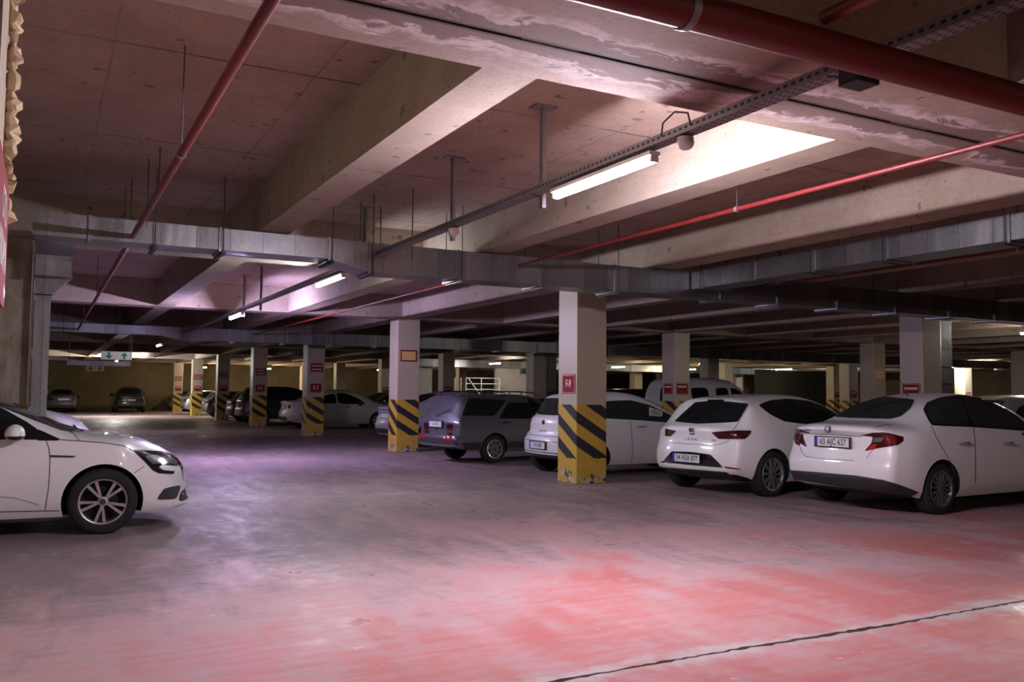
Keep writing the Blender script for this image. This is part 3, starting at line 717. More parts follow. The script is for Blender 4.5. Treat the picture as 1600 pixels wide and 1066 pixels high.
t = c.patch('tail_lamp', X5((510,428),(580,413),(650,412),(752,436),(750,460),(720,482),(610,500),(535,517),(575,470),(583,436)), c.by_sight, M['tail_dark'], .006, step=2.5, mirror=True, jump=.3, k=.08)
c.patch('brake_lens', X5((655,425),(705,430),(715,465),(690,480),(650,478)), c.by_sight, M['tail'], .009, step=2.5, parent=t)
c.patch('reversing_lens', X5((592,440),(645,440),(630,465),(578,468)), c.by_sight, M['lens'], .009, step=2.5, parent=t)
c.patch('fog_lens', X5((575,478),(608,476),(595,500),(548,512)), c.by_sight, M['tail_bright'], .009, step=2.5, parent=t)
c.patch('tail_lamp', X5((143,402),(165,395),(183,412),(174,440),(180,490),(152,474)), c.by_sight, M['tail_dark'], .008, step=2.0, jump=.4)
c.line('chrome_strip', X5((182,416),(330,421),(522,433)), c.by_sight, M['chrome'], 2.2, .008)
c.patch('bumper_skirt', X5((118,620),(300,634),(480,650),(640,675),(740,705),(835,742),(800,764),(560,736),(130,668)), c.by_sight, M['trim'], .010, step=2, skirt=.03, jump=.5, k=.05)
c.patch('reflector', X5((560,666),(655,684),(655,692),(575,676)), c.by_sight, M['tail'], .010, step=2.5)
c.line('boot_gap', X5((178,492),(188,522),(212,545),(300,558),(475,569)), c.by_sight, M['seam'], .6)
c.line('boot_gap', X5((548,556),(572,520),(585,505)), c.by_sight, M['seam'], .6)
c.line('boot_gap', X5((580,412),(592,382),(650,370),(690,372)), c.by_sight, M['seam'], .6)
c.line('door_gap', X5((905,374),(930,430),(975,510),(1020,590),(1040,660)), c.by_sight, M['seam'], .6, mirror=True)
c.line('door_gap', X5((1140,384),(1150,480),(1150,690)), c.by_sight, M['seam'], .6, mirror=True)
h = c.by_sight(X5((332,393))[0])
if h:
    rt, up, n = c.frame_at(h); b = MB(); q = [(h[0]+n*.012+rt*.045*math.cos(a)+up*.045*math.sin(a)) for a in [2*PI*i/28 for i in range(28)]]
    b.add(q+[v-n*.02 for v in q], [tuple(range(28))]+[(i, (i+1) % 28, (i+1) % 28+28, i+28) for i in range(28)])
    bd = b.build('boot_badge', M['greyink'], c.root)
    vs, fs = text_mesh('//', .05, .001, .8, .002); MB().add(place(vs, h[0]+n*.0135, rt, up, n), fs).build('badge_mark', M['chrome'], bd)
c.letters('model_lettering', 'EGEA', c.by_sight(X5((218,397))[0]), .042, M['greyink'], 1.2, 0, 1.1)
h = c.by_rear((0, .86)); c.plate('63 AJC 627', (h[0].x-.03, 0, .862), size=.108)
handles(c, [(.46, .865), (1.42, .845)])
c.wheels(rim_spokes(14, 'alloy_dark', .06, .0045, .006, hub=.05), rimf=.70)
front_details(c, 'sedan')
h = c.bvh.ray_cast(Vector((.62, .0, 3)), Vector((0, 0, -1)))
MB().tube([h[0], h[0]+Vector((-.03, 0, .03)), h[0]+Vector((-.17, .02, .27))], [.012, .006, .003], 8).build('roof_aerial', M['dark'], c.root, smooth=60)
c.mirror_housing(1.88, .86, 1.02)

# ---- white hatchback beside it
c = Car('hatchback_car', 'white hatchback with plate 34 NSA 877 parked between the column F-9 and the white sedan', HATCH, 9.10, 10.21, 8.0, M['white'])
def X4(*q): return [(960+.2252*x, 560+.2252*y) for x, y in q]
c.patch('rear_window', X4((418,440),(470,390),(560,308),(660,298),(800,303),(932,318),(858,442),(720,450),(570,455)), c.by_sight, M['glass'], .010, step=2, k=.05, skirt=.02)
c.patch('spoiler_lamp', X4((642,288),(765,288),(757,302),(650,300)), c.by_sight, M['gloss'], .006, step=2)
c.patch('tail_lamp', X4((672,512),(800,504),(949,501),(945,525),(905,562),(722,560)), c.by_sight, M['tail_dark'], .007, step=2.5, mirror=False, jump=.3, k=.06)
c.patch('tail_lamp', X4((354,486),(432,504),(390,542),(354,538)), c.by_sight, M['tail_dark'], .007, step=2, jump=.4, k=.06)
pl = c.patch('plate_panel', X4((398,646),(530,650),(668,668),(758,760),(540,742),(332,722)), c.by_sight, M['gloss'], .006, k=.05)
c.patch('bumper_skirt', X4((338,756),(560,772),(780,790),(858,846),(800,850),(640,838),(345,795)), c.by_sight, M['trim'], .010, step=2, jump=.5, k=.05, skirt=.03)
c.patch('reflector', X4((757,748),(886,768),(850,772),(775,764)), c.by_sight, M['tail'], .008, step=2.2)
c.patch('reflector', X4((326,714),(350,716),(348,726),(328,724)), c.by_sight, M['tail'], .008, step=2, jump=.5)
c.patch('side_window', X4((998,325),(1080,293),(1200,283),(1340,296),(1440,330),(1560,400),(1640,480),(1560,476),(1421,462),(1300,455),(1180,440),(1080,390)), c.by_sight, M['glass'], .008, step=2.5, mirror=True, k=.08)
c.line('hatch_gap', X4((935,318),(890,400),(838,480),(822,503)), c.by_sight, M['seam'], .6)
c.line('hatch_gap', X4((375,572),(400,584),(500,594),(720,600),(780,580),(800,562)), c.by_sight, M['seam'], .6)
h = c.by_sight(X4((537,508))[0])
if h:
    rt, up, n = c.frame_at(h); b = MB()
    def Q(poly, d=.008): 
        m = len(poly); b.add([h[0]+n*d+rt*u+up*v for u, v in poly]+[h[0]+n*(-.01)+rt*u+up*v for u, v in poly], [tuple(range(m))]+[(i, (i+1) % m, (i+1) % m+m, i+m) for i in range(m)])
    Q([(-.045,.045),(.045,.045),(.045,.028),(-.020,.028),(-.045,.010)]); Q([(-.045,.020),(-.018,.008),(.045,-.012),(.045,.008),(-.02,.024)]); Q([(-.045,-.045),(.045,-.045),(.045,-.018),(.02,-.028),(-.045,-.028)]); Q([(-.045,.02),(-.02,.02),(-.02,-.012),(-.045,-.002)])
    b.build('hatch_badge', M['greyink'], c.root)
c.letters('model_lettering', 'LEON', c.by_sight(X4((532,563))[0]), .050, M['greyink'], 1.15, 0, 1.9)
c.letters('trim_lettering', 'TDI', c.by_sight(X4((690,571))[0]), .040, M['greyink'], 1.1)
h = c.by_rear((0.0, .50)); c.plate('34 NSA 877', (h[0].x-.022, 0.02, .523), size=.108)
handles(c, [(.62, .905), (1.5, .87)])
c.wheels(rim_spokes(10, 'alloy', .085, .006, .0075, hub=.05), rimf=.735)
front_details(c, 'hatch'); c.mirror_housing(1.82, .87, 1.0)

# ---- white saloon nosing in from the other side of the aisle
mx, my, mh = .60, 10.53, -2.0
ax = (mx-2.711*math.cos(R(mh)), my-2.711*math.sin(R(mh)))
c = Car('sedan_car', 'white sedan seen side-on, nose pointing into the aisle, beside the vertical duct', SALOON, ax[0], ax[1], mh, M['white'])
def X1(*q): return [(x*.2815, 560+y*.2815) for x, y in q]
c.patch('side_window', X1((-260,230),(0,272),(70,312),(150,356),(210,398),(262,440),(250,452),(0,452),(-260,448)), c.by_sight, M['glass'], .005, mirror=True, k=.05)
c.patch('window_corner', X1((212,396),(336,452),(318,458),(205,458)), c.by_sight, M['gloss'], .006, mirror=True, k=.04)
c.patch('windscreen', [(-.68,.99),(-.52,1.37),(.52,1.37),(.68,.99)], c.by_front, M['glass_light'], kind='car')
hl = c.patch('headlamp', X1((735,510),(800,512),(900,518),(985,545),(998,575),(985,600),(900,590),(880,606),(905,622),(970,628),(958,644),(880,640),(845,622),(800,572)), c.by_sight, M['gloss'], .006, step=2.2, mirror=True, jump=.3, k=.05)
c.patch('headlamp_lens', X1((800,545),(850,538),(960,555),(985,575),(975,590),(890,585),(845,590)), c.by_sight, M['lens'], .009, step=2.2, parent=hl, mirror=False)
c.patch('fog_lamp_recess', X1((865,786),(910,722),(1005,702),(978,782)), c.by_sight, M['trim'], .006, step=2.5, mirror=True, jump=.4)
c.patch('grille', [(-.30,.44),(-.42,.62),(-.30,.70),(.30,.70),(.42,.62),(.30,.44)], c.by_front, M['gloss'], kind='car')
c.patch('air_intake', [(-.62,.25),(-.5,.36),(.5,.36),(.62,.25)], c.by_front, M['trim'], kind='car')
c.patch('number_plate', [(-.26,.38),(-.26,.49),(.26,.49),(.26,.38)], c.by_front, M['plate'], off=.012, soft=0, kind='car')
c.patch('wing_vent', X1((278,537),(425,542),(405,552),(278,550)), c.by_sight, M['greyink'], .005, step=2, soft=0, mirror=True)
c.line('door_gap', X1((255,455),(272,500),(278,560),(272,700),(250,845)), c.by_sight, M['seam'], 1.2, mirror=True)
c.line('bonnet_gap', X1((398,408),(444,460)), c.by_sight, M['seam'], 1.0, mirror=True)
c.line('bonnet_gap', X1((330,452),(444,460),(580,470),(690,487),(735,512)), c.by_sight, M['seam'], 1.0, mirror=True)
c.line('bumper_gap', X1((745,638),(800,600)), c.by_sight, M['seam'], .9)
c.line('sill_crease', X1((-200,765),(0,770),(80,775),(170,800),(215,815)), c.by_sight, M['seam'], .6)
c.line('sill_gap', X1((-200,858),(0,852),(330,846)), c.by_sight, M['seam'], .9)
side_windows(c, 'sedan', False, (-1,), [[(.0,.99),(.1,1.10),(.4,1.25),(.75,1.33),(.85,.97)]])
c.patch('rear_window', REAR_GLASS['sedan'], c.by_rear, M['glass'], kind='car')
c.patch('tail_lamp', [(.40,.80),(.40,.95),(.80,.95),(.80,.80)], c.by_rear, M['tail'], kind='car', mirror=True, jump=.4)
b = MB().blob((1.93, -.985, .998), .088, .10, .098, 0, 24, 16, zlo=-.12).build('door_mirror', M['white'], c.root, smooth=60); b['label'] = 'white door mirror with black lower half'
MB().blob((1.93, -.985, .985), .086, .098, .052, 0, 24, 14).build('mirror_lower_half', M['gloss'], b, smooth=60)
MB().box((1.90, -.93, .945), (1.98, -.84, .975)).build('mirror_foot', M['gloss'], b, bevel=.01)
b = MB().blob((1.93, .985, 1.012), .075, .10, .085).build('door_mirror', M['white'], c.root, smooth=60)
h = c.by_front((-.30, .985))
if h: MB().tube([Vector((2.40, -.62, .995)), Vector((2.46, -.42, 1.02)), Vector((2.42, .1, 1.045))], .009, 8).build('wiper', M['dark'], c.root)
c.wheels(rim_spokes(5, 'alloy', .20, .010, .016, hub=.048), rimf=.70)

# ---- grey station wagon behind the second white sedan
c = Car('station_wagon', 'old dull grey station wagon with a black roof rack, between two striped columns', WAGON, 8.14, 16.95, 8.0, M['grey'])
def XW(*q): return [(640+.15*x, 590+.15*y) for x, y in q]
c.patch('rear_window', XW((302,182),(522,186),(432,380),(172,352)), c.by_sight, M['wagon_glass'], k=.05)
c.patch('side_window', XW((612,212),(1008,238),(880,402),(540,398)), c.by_sight, M['glass'], k=.05, mirror=True)
c.patch('side_window', XW((1030,258),(1262,268),(1284,432),(928,428)), c.by_sight, M['glass'], k=.05, mirror=True)
side_windows(c, 'wagon', True, (-1,), [SIDE['wagon'][2]])
c.line('window_chrome', XW((606,210),(575,290),(534,398)), c.by_sight, M['chrome'], 1.0)
handles(c, [(.30, .84), (1.08, .83)], 'dark')
h = c.by_rear((.06, .95)); q = c.by_rear((-.30, 1.10))
if h and q: MB().tube([h[0]+Vector((-.03, 0, 0)), h[0]+Vector((-.04, -.02, .03)), q[0]+Vector((-.02, 0, 0))], [.018, .012, .008], 8).build('rear_wiper', M['dark'], c.root)
h = c.by_rear((.05, .78)); c.plate('33 L 957', (h[0].x-.02, .05, .79), size=.07, frame='dark')
c.patch('tail_lamp', XW((392,488),(450,490),(446,602),(390,600)), c.by_sight, M['tail_dark'], .008, step=2, soft=0, mirror=True, jump=.4)
bp = c.patch('bumper', [(-.76,.40),(-.76,.565),(.76,.565),(.76,.40)], c.by_rear, M['trim'], .02, kind='car', soft=0, jump=.5, step=.04)
for sg in (1, -1):
    c.patch('bumper_lamp', [(sg*.38,.475),(sg*.38,.545),(sg*.68,.545),(sg*.68,.475)], c.by_rear, M['tail_bright'], .026, kind='car', soft=0, step=.03, parent=bp)
for a, b in ((-.78, -.35), (.35, 2.14), (2.84, 3.05)): c.patch('side_skirt', [(a,.30),(a,.44),(b,.44),(b,.30)], c.by_side, M['trim'], .006, kind='car', soft=0, mirror=True)
door_lines(c, (.98,), .95, .42)
h = c.by_rear((.03, .69)); rt, up, n = c.frame_at(h)
MB().lathe_y([(0, -.01), (.035, -.008), (.04, .01)], 20, 0, (h[0].x, h[0].y, h[0].z)).build('tailgate_badge', M['greyink'], c.root).data.transform(Matrix.Translation(h[0]) @ Matrix.Rotation(-PI/2, 4, 'Z') @ Matrix.Translation(-h[0]))
for sg in (-1, 1):
    rr = MB(); y = sg*.54
    P = [Vector((-.52, y, 1.385)), Vector((-.46, y, 1.462)), Vector((.1, y, 1.478)), Vector((.75, y, 1.472)), Vector((1.16, y, 1.46)), Vector((1.24, y, 1.40))]
    rr.tube(P, .013, 8)
    for x in (.0, .55, .86): rr.tube([Vector((x, y, 1.38)), Vector((x, y, 1.475))], .014, 8)
    rr.build('roof_rail', M['dark'], c.root, smooth=50)
for x in (.30, .86): MB().tube([Vector((x, -.56, 1.478)), Vector((x, .56, 1.478))], .012, 8).build('rack_bar', M['dark'], c.root, smooth=50)
c.wheels(rim_spokes(8, 'alloy_dark', 0, .030, .040, hub=.09), tw=.175)
for ch in [o for o in c.root.children if o.name.startswith('wheel')]:
    MB().lathe_y([(.172, -.008), (.186, -.012), (.196, -.004)], 40).build('chrome_ring', M['chrome'], ch, smooth=40)
front_details(c, 'wagon'); c.mirror_housing(1.62, .80, .97, M['dark'], .05, .08, .06)

# ---- white hatchback, half behind column F-9
S2 = dict(lr=.62, wb=2.55, lf=.82, rw=.30, arch=.345, tumble=.40, bulge_r=.20, bulge_f=.26, round=.06,
  top=[(-.62,.98),(-.58,1.03),(-.50,1.08),(-.39,1.22),(-.26,1.38),(-.18,1.42),(0,1.45),(.4,1.482),(.8,1.487),(1.1,1.465),(1.4,1.39),(1.75,1.23),(2.1,1.07),(2.3,.995),(2.7,.93),(3.0,.86),(3.2,.78),(3.37,.70)],
  belt=[(-.62,.88),(-.45,.95),(0,.955),(1,.925),(2.0,.90),(2.6,.86),(3.37,.62)],
  bot=[(-.62,.33),(-.45,.27),(.4,.20),(2.2,.20),(3.37,.24)],
  hw=[(-.62,.77),(-.42,.82),(-.1,.845),(.4,.85),(2.2,.85),(2.8,.83),(3.37,.72)],
  rear=[(.2,.12),(.30,.05),(.40,.0),(.60,.0),(.68,.05),(.80,.09),(1.0,.10),(1.4,.06)],
  front=[(.2,.06),(.30,.0),(.5,.02),(.62,.05),(.72,.12),(.85,.2)])
c = Car('hatchback_car', 'white hatchback half hidden behind the column F-9, a paper notice in its side window', S2, 8.38, 13.52, 1.2, M['white'])
c.patch('rear_window', [(-.60,1.06),(-.52,1.36),(.52,1.36),(.60,1.06)], c.by_rear, M['glass_light'], kind='car')
c.patch('side_window', [(905,645),(918,633),(954,626.5),(985,625.5),(1015,633),(1040,645),(1055,653),(1047,661),(1000,657),(954,654.5),(915,652)], c.by_sight, M['glass_light'], mirror=True, k=.06)
c.patch('tail_lamp', [(.56,.74),(.54,.98),(.80,.98),(.80,.74)], c.by_rear, M['tail'], kind='car', mirror=True, jump=.4, step=.03)
h = c.by_rear((0, .52)); c.plate('33 K 4085', (h[0].x-.02, 0, .53), size=.086)
c.patch('bumper_skirt', [(-.78,.34),(-.80,.42),(.80,.42),(.78,.34)], c.by_rear, M['trim'], kind='car', jump=.5)
c.line('hatch_gap', [(-.62,.86),(-.58,.74),(-.48,.695),(.48,.695),(.58,.74),(.62,.86)], c.by_rear, M['seam'], .008, kind='car')
c.line('plate_lip', [(-.62,.605),(.62,.605)], c.by_rear, M['seam'], .010, kind='car')
c.letters('model_lettering', 'PUNTO', c.by_rear((0.0, .775)), .045, M['greyink'], 1.2, 0, 1.5)
h = c.by_rear((0, .93)); b = MB().lathe_y([(0, -.012), (.040, -.010), (.045, .012)], 24); b.v = [(h[0].x+v[1], h[0].y+v[0], h[0].z+v[2]) for v in b.v]
b.build('hatch_badge', M['greyink'], c.root)
o = c.patch('window_notice', [(1014,636.5),(1035,644),(1034,651),(1014,650)], c.by_sight, M['notice'], .010, step=2, soft=0)
o['label'] = 'pale paper notice behind the glass'
for y in (641.5, 644.5, 647.5): c.line('notice_print', [(1017, y), (1032 if y > 643 else 1024, y+1)], c.by_sight, M['greyink'], 1.2, .012, parent=o)
door_lines(c, (.78, 1.75), .96, .25); handles(c, [(1.02, .865), (.1, .89)])
c.wheels(rim_spokes(9, 'alloy', 0, .018, .026)); front_details(c, 'hatch'); c.mirror_housing(1.70, .80, 1.0)

# ---- the cars farther in
def far_car(name, label, shape, kind, x, y, heading, mat, plate='', group=None, fine=False, tail='tail'):
    c = Car(name, label, shape, x, y, heading, M[mat], group, fine)
    side_windows(c, kind); rear_details(c, kind, .86 if kind != 'van' else .8, plate, .80 if kind in ('hatch', 'suv') else .82, tail)
    front_details(c, kind); handles(c, [(.42, .86 if kind != 'suv' else .95), (1.38, .85 if kind != 'suv' else .94)], 'chrome' if mat != 'white2' else 'dark')
    door_lines(c, (.99,), .94, .28); c.mirror_housing({'van': 2.3, 'suv': 2.0}.get(kind, 1.86), .85, {'van': 1.15, 'suv': 1.14}.get(kind, 1.0), M['dark'] if mat == 'white2' else None)
    c.wheels(rim_spokes(7, 'alloy', 0, .022, .03)); return c
LOGAN = dict(SEDAN, tumble=.33, bulge_r=.10, top=[(-.97,1.03),(-.93,1.075),(-.7,1.09),(-.36,1.11),(-.10,1.24),(.15,1.40),(.5,1.50),(.9,1.53),(1.3,1.535),(1.6,1.50),(1.95,1.40),(2.3,1.24),(2.6,1.08),(2.8,1.02),(3.1,.97),(3.35,.90),(3.5,.80),(3.562,.72)])
far_car('sedan_car', 'boxy white sedan with red tail lamp parked past the column F-7', LOGAN, 'sedan', 9.13, 34.1, 1.0, 'white2')
far_car('sedan_car', 'pale sedan mostly hidden behind the column next to the grey station wagon', SEDAN, 'sedan', 8.95, 22.3, 4.0, 'silver')
far_car('van', 'white high-roof van standing behind the row of white cars', VAN, 'van', 18.3, 22.75, 2.0, 'white')
far_car('suv_car', 'dark car with a rounded roof beside the white van', SUV, 'suv', 18.3, 26.0, 0.0, 'darkp')
far_car('sedan_car', 'silver car whose roof and windscreen show past the white sedan with the aerial', SEDAN, 'sedan', 14.15, 9.75, -2.0, 'silver')
far_car('hatchback_car', 'light car seen only as a roof edge above the grey station wagon', HATCH, 'hatch', 13.55, 22.1, 0.0, 'silver')
far_car('suv_car', 'dark car standing behind the column F-6 and the boxy white sedan', SUV, 'suv', 8.2, 38.75, 2.0, 'darkp')
far_car('hatchback_car', 'dark car parked in the gap past the column F-6', HATCH, 'hatch', 8.35, 42.2, 0.0, 'darkp')
far_car('sedan_car', 'grey green sedan with sloping windscreen beyond the boxy white sedan', SEDAN, 'sedan', 16.3, 41.0, 180.0, 'olive')
far_car('sedan_car', 'dark sedan with its windscreen showing just left of the column beside the wagon', SEDAN, 'sedan', 16.7, 34.6, 180.0, 'darkp')
far_car('hatchback_car', 'grey car between dim striped columns in the shade, far along the aisle', HATCH, 'hatch', 8.4, 49.6, 0.0, 'grey')
far_car('hatchback_car', 'silver car peeping out beside a striped column near the lit floor strip', HATCH, 'hatch', 8.35, 57.4, 0.0, 'silver')
far_car('hatchback_car', 'dark blue car at the foot of the last striped column before the tan wall', HATCH, 'hatch', 8.3, 64.4, 0.0, 'bluep')
far_car('suv_car', 'dark car tail-on against the tan back wall', SUV, 'suv', 5.0, 61.6, 90.0, 'darkp', tail='tail_dark')
far_car('sedan_car', 'pale grey car facing the tan back wall beside the vertical duct', SEDAN, 'sedan', 1.1, 62.0, 90.0, 'grey', tail='tail_dark')
far_car('suv_car', 'white car with only its bonnet showing beyond the vertical duct', SUV, 'suv', -2.72, 16.9, 0.0, 'white2')

# ------------------------------------------------------------------ the hall
SLAB, SOFFIT = 3.81, 3.24
XW0, XW1, YW0, YW1 = -9.0, 56.0, -6.0, 66.0
# floor: two pours with an open, chipped joint between them
fl = MB(); n = 420; ea, eb = [], []
xs = sorted([XW0, XW1]+[-3+i*.045 for i in range(n)])
for i, x in enumerate(xs):
    w = .008+.008*max(0, math.sin(x*1.7+.5))+.014*random.random()*(1 if random.random() < .5 else .3)
    m = 3.84+.012*math.sin(x*2.3)+.009*random.uniform(-1, 1)
    ea.append((x, m-w)); eb.append((x, m+w))
for E_, yend, flip in ((ea, YW0, 0), (eb, YW1, 1)):
    b = len(fl.v); k = len(E_)
    vs = [(x, y, 0) for x, y in E_]+[(x, yend, 0) for x, _ in E_]+[(x, y, -.05) for x, y in E_]
    fs = []
    for i in range(k-1):
        q = (i, i+1, k+i+1, k+i); fs.append(q[::-1] if not flip else q)
        q = (i, i+1, 2*k+i+1, 2*k+i); fs.append(q if not flip else q[::-1])
    fl.add(vs, fs)
fl.add([(XW0, 3.7, -.045), (XW1, 3.7, -.045), (XW1, 4.0, -.045), (XW0, 4.0, -.045)], [(0, 1, 2, 3)], 1)
struct(fl.build('floor', [M['floor'], M['well']], fixn=False))
struct(box_obj('ceiling', (XW0, 3.4, SLAB), (XW1, YW1, SLAB+.2), M['ceil']))
struct(box_obj('ceiling', (XW0, YW0, SLAB), (XW1, 3.4, SLAB+.2), M['shadeceil']))  # slab before the joint, darkened in colour to stand for shade
struct(box_obj('wall_back', (XW0, YW1, 0), (XW1, YW1+.2, SLAB), M['wall']))
struct(box_obj('wall_front', (XW0, YW0-.2, 0), (XW1, YW0, SLAB), M['wall']))
struct(box_obj('wall_left', (XW0-.2, YW0, 0), (XW0, YW1, SLAB), M['wall']))
struct(box_obj('wall_right', (XW1, YW0, 0), (XW1+.2, YW1, SLAB), M['wall']))
struct(box_obj('wall_inner', (37.0, 38.6, 0), (44.6, 38.9, SOFFIT-.25), M['dwall']))
struct(box_obj('wall_ramp', (22.0, 43.0, 0), (23.9, 43.25, SOFFIT-.05), M['block']))
struct(box_obj('wall_ramp', (17.3, 44.0, 0), (18.6, 44.2, SOFFIT-.3), M['block']))
for k in range(-6, 18):
    x = 7.83+2.78*k
    if k == -3: continue
    if XW0+.3 < x < XW1-.3: struct(box_obj('ceiling_beam', (x-.175, YW0, SOFFIT+.004), (x+.175, YW1, SLAB+.01), M['beam']))
struct(box_obj('ceiling_beam', (XW0, 3.05, SOFFIT-.002), (XW1, 3.826, SLAB+.01), M['joint']))
for o in [q for q in bpy.data.objects if q.name.startswith('ceiling_beam')]: pass
struct(box_obj('ceiling_beam', (XW0, 3.854, SOFFIT-.002), (XW1, 4.29, SLAB+.01), M['joint']))
CY = [11.92, 20.0, 28.2, 36.5, 44.7, 52.9, 61.1]
for y in CY: struct(box_obj('ceiling_beam', (XW0, y+.02, SOFFIT-.002), (XW1, y+.55, SLAB+.01), M['beam']))

# columns
LINES = {'D': -.73, 'F': 7.55, 'G': 15.97, 'H': 24.30, 'J': 32.6, 'K': 40.9, 'L': 49.2}
CW = .57
shaft_me = MB().box((0, 0, 0), (CW, CW, SOFFIT-.004)).build('shaft', M['cream'], bevel=.012)
band_me = MB().box((-.004, -.004, .001), (CW+.004, CW+.004, 1.27)).build('hazard_band', M['hazard'], bevel=.013)
sm_, bm_ = shaft_me.data, band_me.data
bpy.data.objects.remove(shaft_me); bpy.data.objects.remove(band_me)
def column(x, y, label, group=None):
    t = thing('concrete_column', label, 'column', (x, y, 0), 0, group)
    for nm, me in (('shaft', sm_), ('hazard_band', bm_)):
        o = bpy.data.objects.new(nm, me); COL.objects.link(o); o.parent = t
        if nm == 'hazard_band': o['label'] = 'black and yellow striped band'
    return t
COLS = {
 ('F', 0): 'cream column with sign F-9 and a chipped black and yellow striped foot',
 ('F', 1): 'cream column with a rusty reflective sign and striped foot, beside the grey station wagon',
 ('F', 2): 'cream column with sign F-7, striped foot, in front of the boxy white sedan',
 ('F', 3): 'cream column with sign F-6, striped foot, next along the aisle after F-7',
 ('F', 4): 'dim striped column in the shade just past the column F-6',
 ('F', 5): 'second dim column past F-6 along the aisle row',
 ('F', 6): 'last striped column of the aisle row, by the lit floor strip',
 ('D', 0): 'rough concrete column at the far left edge, beside the vertical duct',
 ('G', 0): 'dark column rising behind the white sedan with the aerial',
 ('G', 1): 'column in front of the white van, half dark and half cream',
 ('G', 2): 'dark column with a duct on its side above the roof of the station wagon',
 ('G', 3): 'pale column with a small bright red sign above the station wagon tail',
 ('H', 1): 'column with a peach lit face behind the roof aerial of the white sedan',
 ('H', 2): 'column with lavender and cream faces and two orange signs by the white van'}
for ln, x in LINES.items():
    for j, y in enumerate(CY):
        if (ln, j) in COLS: column(x, y, COLS[(ln, j)])
        elif ln == 'D': continue
        elif ln in 'GHJKL':
            if ln == 'L' and j < 2: continue
            if (ln, j) in (('J', 0), ('H', 0), ('K', 0), ('K', 1)): continue
            column(x, y, 'distant column in the dim rows at the back of the hall', 'distant columns')
t = column(-.745, 3.62, 'edge of a column at the far left with torn foam and a red sign')
cg = MB(); P, rr = [], []
for i in range(64):
    P.append((-.168+.020*random.random(), 4.06+.05*random.uniform(-1, 1), 2.10+.0175*i)); rr.append(random.choice((.012, .02, .03, .038)))
cg.tube(P, rr, 7)
cg.build('foam_strip', M['foam'], t, loc=(.745, -3.62, 0))['label'] = 'torn yellowish foam strip'
MB().tube([(-.160, 4.13, 2.5), (-.160, 4.13, 3.23)], .012, 8).build('white_pipe', M['white_plastic'], t, loc=(.745, -3.62, 0))
d9 = [o for o in bpy.data.objects if o.get('label') == COLS[('D', 0)]][0]
[q for q in d9.children if q.name.startswith('shaft')][0].material_slots[0].link = 'OBJECT'; [q for q in d9.children if q.name.startswith('shaft')][0].material_slots[0].material = M['rough']
MB().box((CW+.003, -.02, .9), (CW+.028, .012, 3.2)).build('edge_strip', M['white_plastic'], d9)

# signs
def sign(name, label, center, face, w, h, txt=None, size=.1, mat='red', group=None, bars=0, squeeze=.72, frame=True, cat='sign'):
    c = Vector(center)
    if face == '-y': xd, out = Vector((1, 0, 0)), Vector((0, -1, 0))
    elif face == '-x': xd, out = Vector((0, -1, 0)), Vector((-1, 0, 0))
    else: xd, out = Vector((0, 1, 0)), Vector((1, 0, 0))
    up = Vector((0, 0, 1)); t = thing(name, label, cat, c, 0, group)
    def slab(a0, a1, b0, b1, d0, d1):
        vs = [xd*a+up*b+out*d for d in (d0, d1) for a, b in ((a0, b0), (a1, b0), (a1, b1), (a0, b1))]
        return vs, [(0,3,2,1),(4,5,6,7),(0,1,5,4),(1,2,6,5),(2,3,7,6),(3,0,4,7)]
    MB().add(*slab(-w/2, w/2, -h/2, h/2, .001, .010)).build('sign_plate', M[mat], t, bevel=.002)
    if frame:
        b = MB(); g = .014; e = .006
        for a in ((-w/2+g, w/2-g, h/2-g-e, h/2-g), (-w/2+g, w/2-g, -h/2+g, -h/2+g+e), (-w/2+g, -w/2+g+e, -h/2+g, h/2-g), (w/2-g-e, w/2-g, -h/2+g, h/2-g)): b.add(*slab(*a, .009, .0125))
        b.build('sign_border', M['signwhite'], t)
    if txt:
        vs, fs = text_mesh(txt, size, .001, squeeze, .002, 1.0); MB().add(place(vs, out*.0125, xd, up, out), fs).build('sign_lettering', M['signwhite'], t)
    if bars:
        b = MB(); rr = random.Random(int(abs(c.x*7+c.y*13)))
        for i in range(bars):
            z = h*.18-i*h*.36; q = -w*.36
            while q < w*.34:
                l = rr.uniform(.02, .045); b.add(*slab(q, q+l, z-h*.07, z+h*.07, .009, .0115)); q += l+.014
        b.build('sign_lettering', M['signwhite'], t)
    return t
sign('bay_sign', 'red sign reading F-9 on the near striped column', (7.55, 12.16, 1.60), '-x', .40, .31, 'F-9', .175)
sign('reflective_sign', 'rusty orange reflective sign on the column beside the grey station wagon', (7.83, 20.0, 2.33), '-y', .42, .28, None, mat='redpipe', frame=False)
box_obj('rusted_panel', (-.18, -.0135, -.105), (.18, -.009, .105), M['rust'], [o for o in bpy.data.objects if o.name.startswith('reflective_sign')][0])
sign('bay_sign', 'red sign reading F-7 on its column', (7.84, 28.2, 1.56), '-y', .40, .31, 'F-7', .19)
sign('notice_sign', 'red notice with two lines of white print above the F-7 sign', (7.86, 28.2, 2.22), '-y', .44, .31, bars=2)
sign('bay_sign', 'red sign reading F-6 on its column', (7.84, 36.5, 1.56), '-y', .40, .31, 'F-6', .19)
sign('notice_sign', 'red notice with two lines of white print above the F-6 sign', (7.86, 36.5, 2.22), '-y', .44, .31, bars=2)
for j, nm in ((4, 'first dim column past F-6'), (5, 'second dim column past F-6'), (6, 'last striped column of the aisle row')):
    sign('bay_sign', 'small red bay sign on the '+nm, (7.84, CY[j], 1.56), '-y', .40, .31, None, bars=1)
    sign('notice_sign', 'small red notice above the bay sign on the '+nm, (7.84, CY[j], 2.22), '-y', .44, .31, bars=2)
sign('bay_sign', 'dark red sign on the shaded side of the column before the white van', (15.97, 20.28, 1.62), '-x', .40, .31, bars=1)
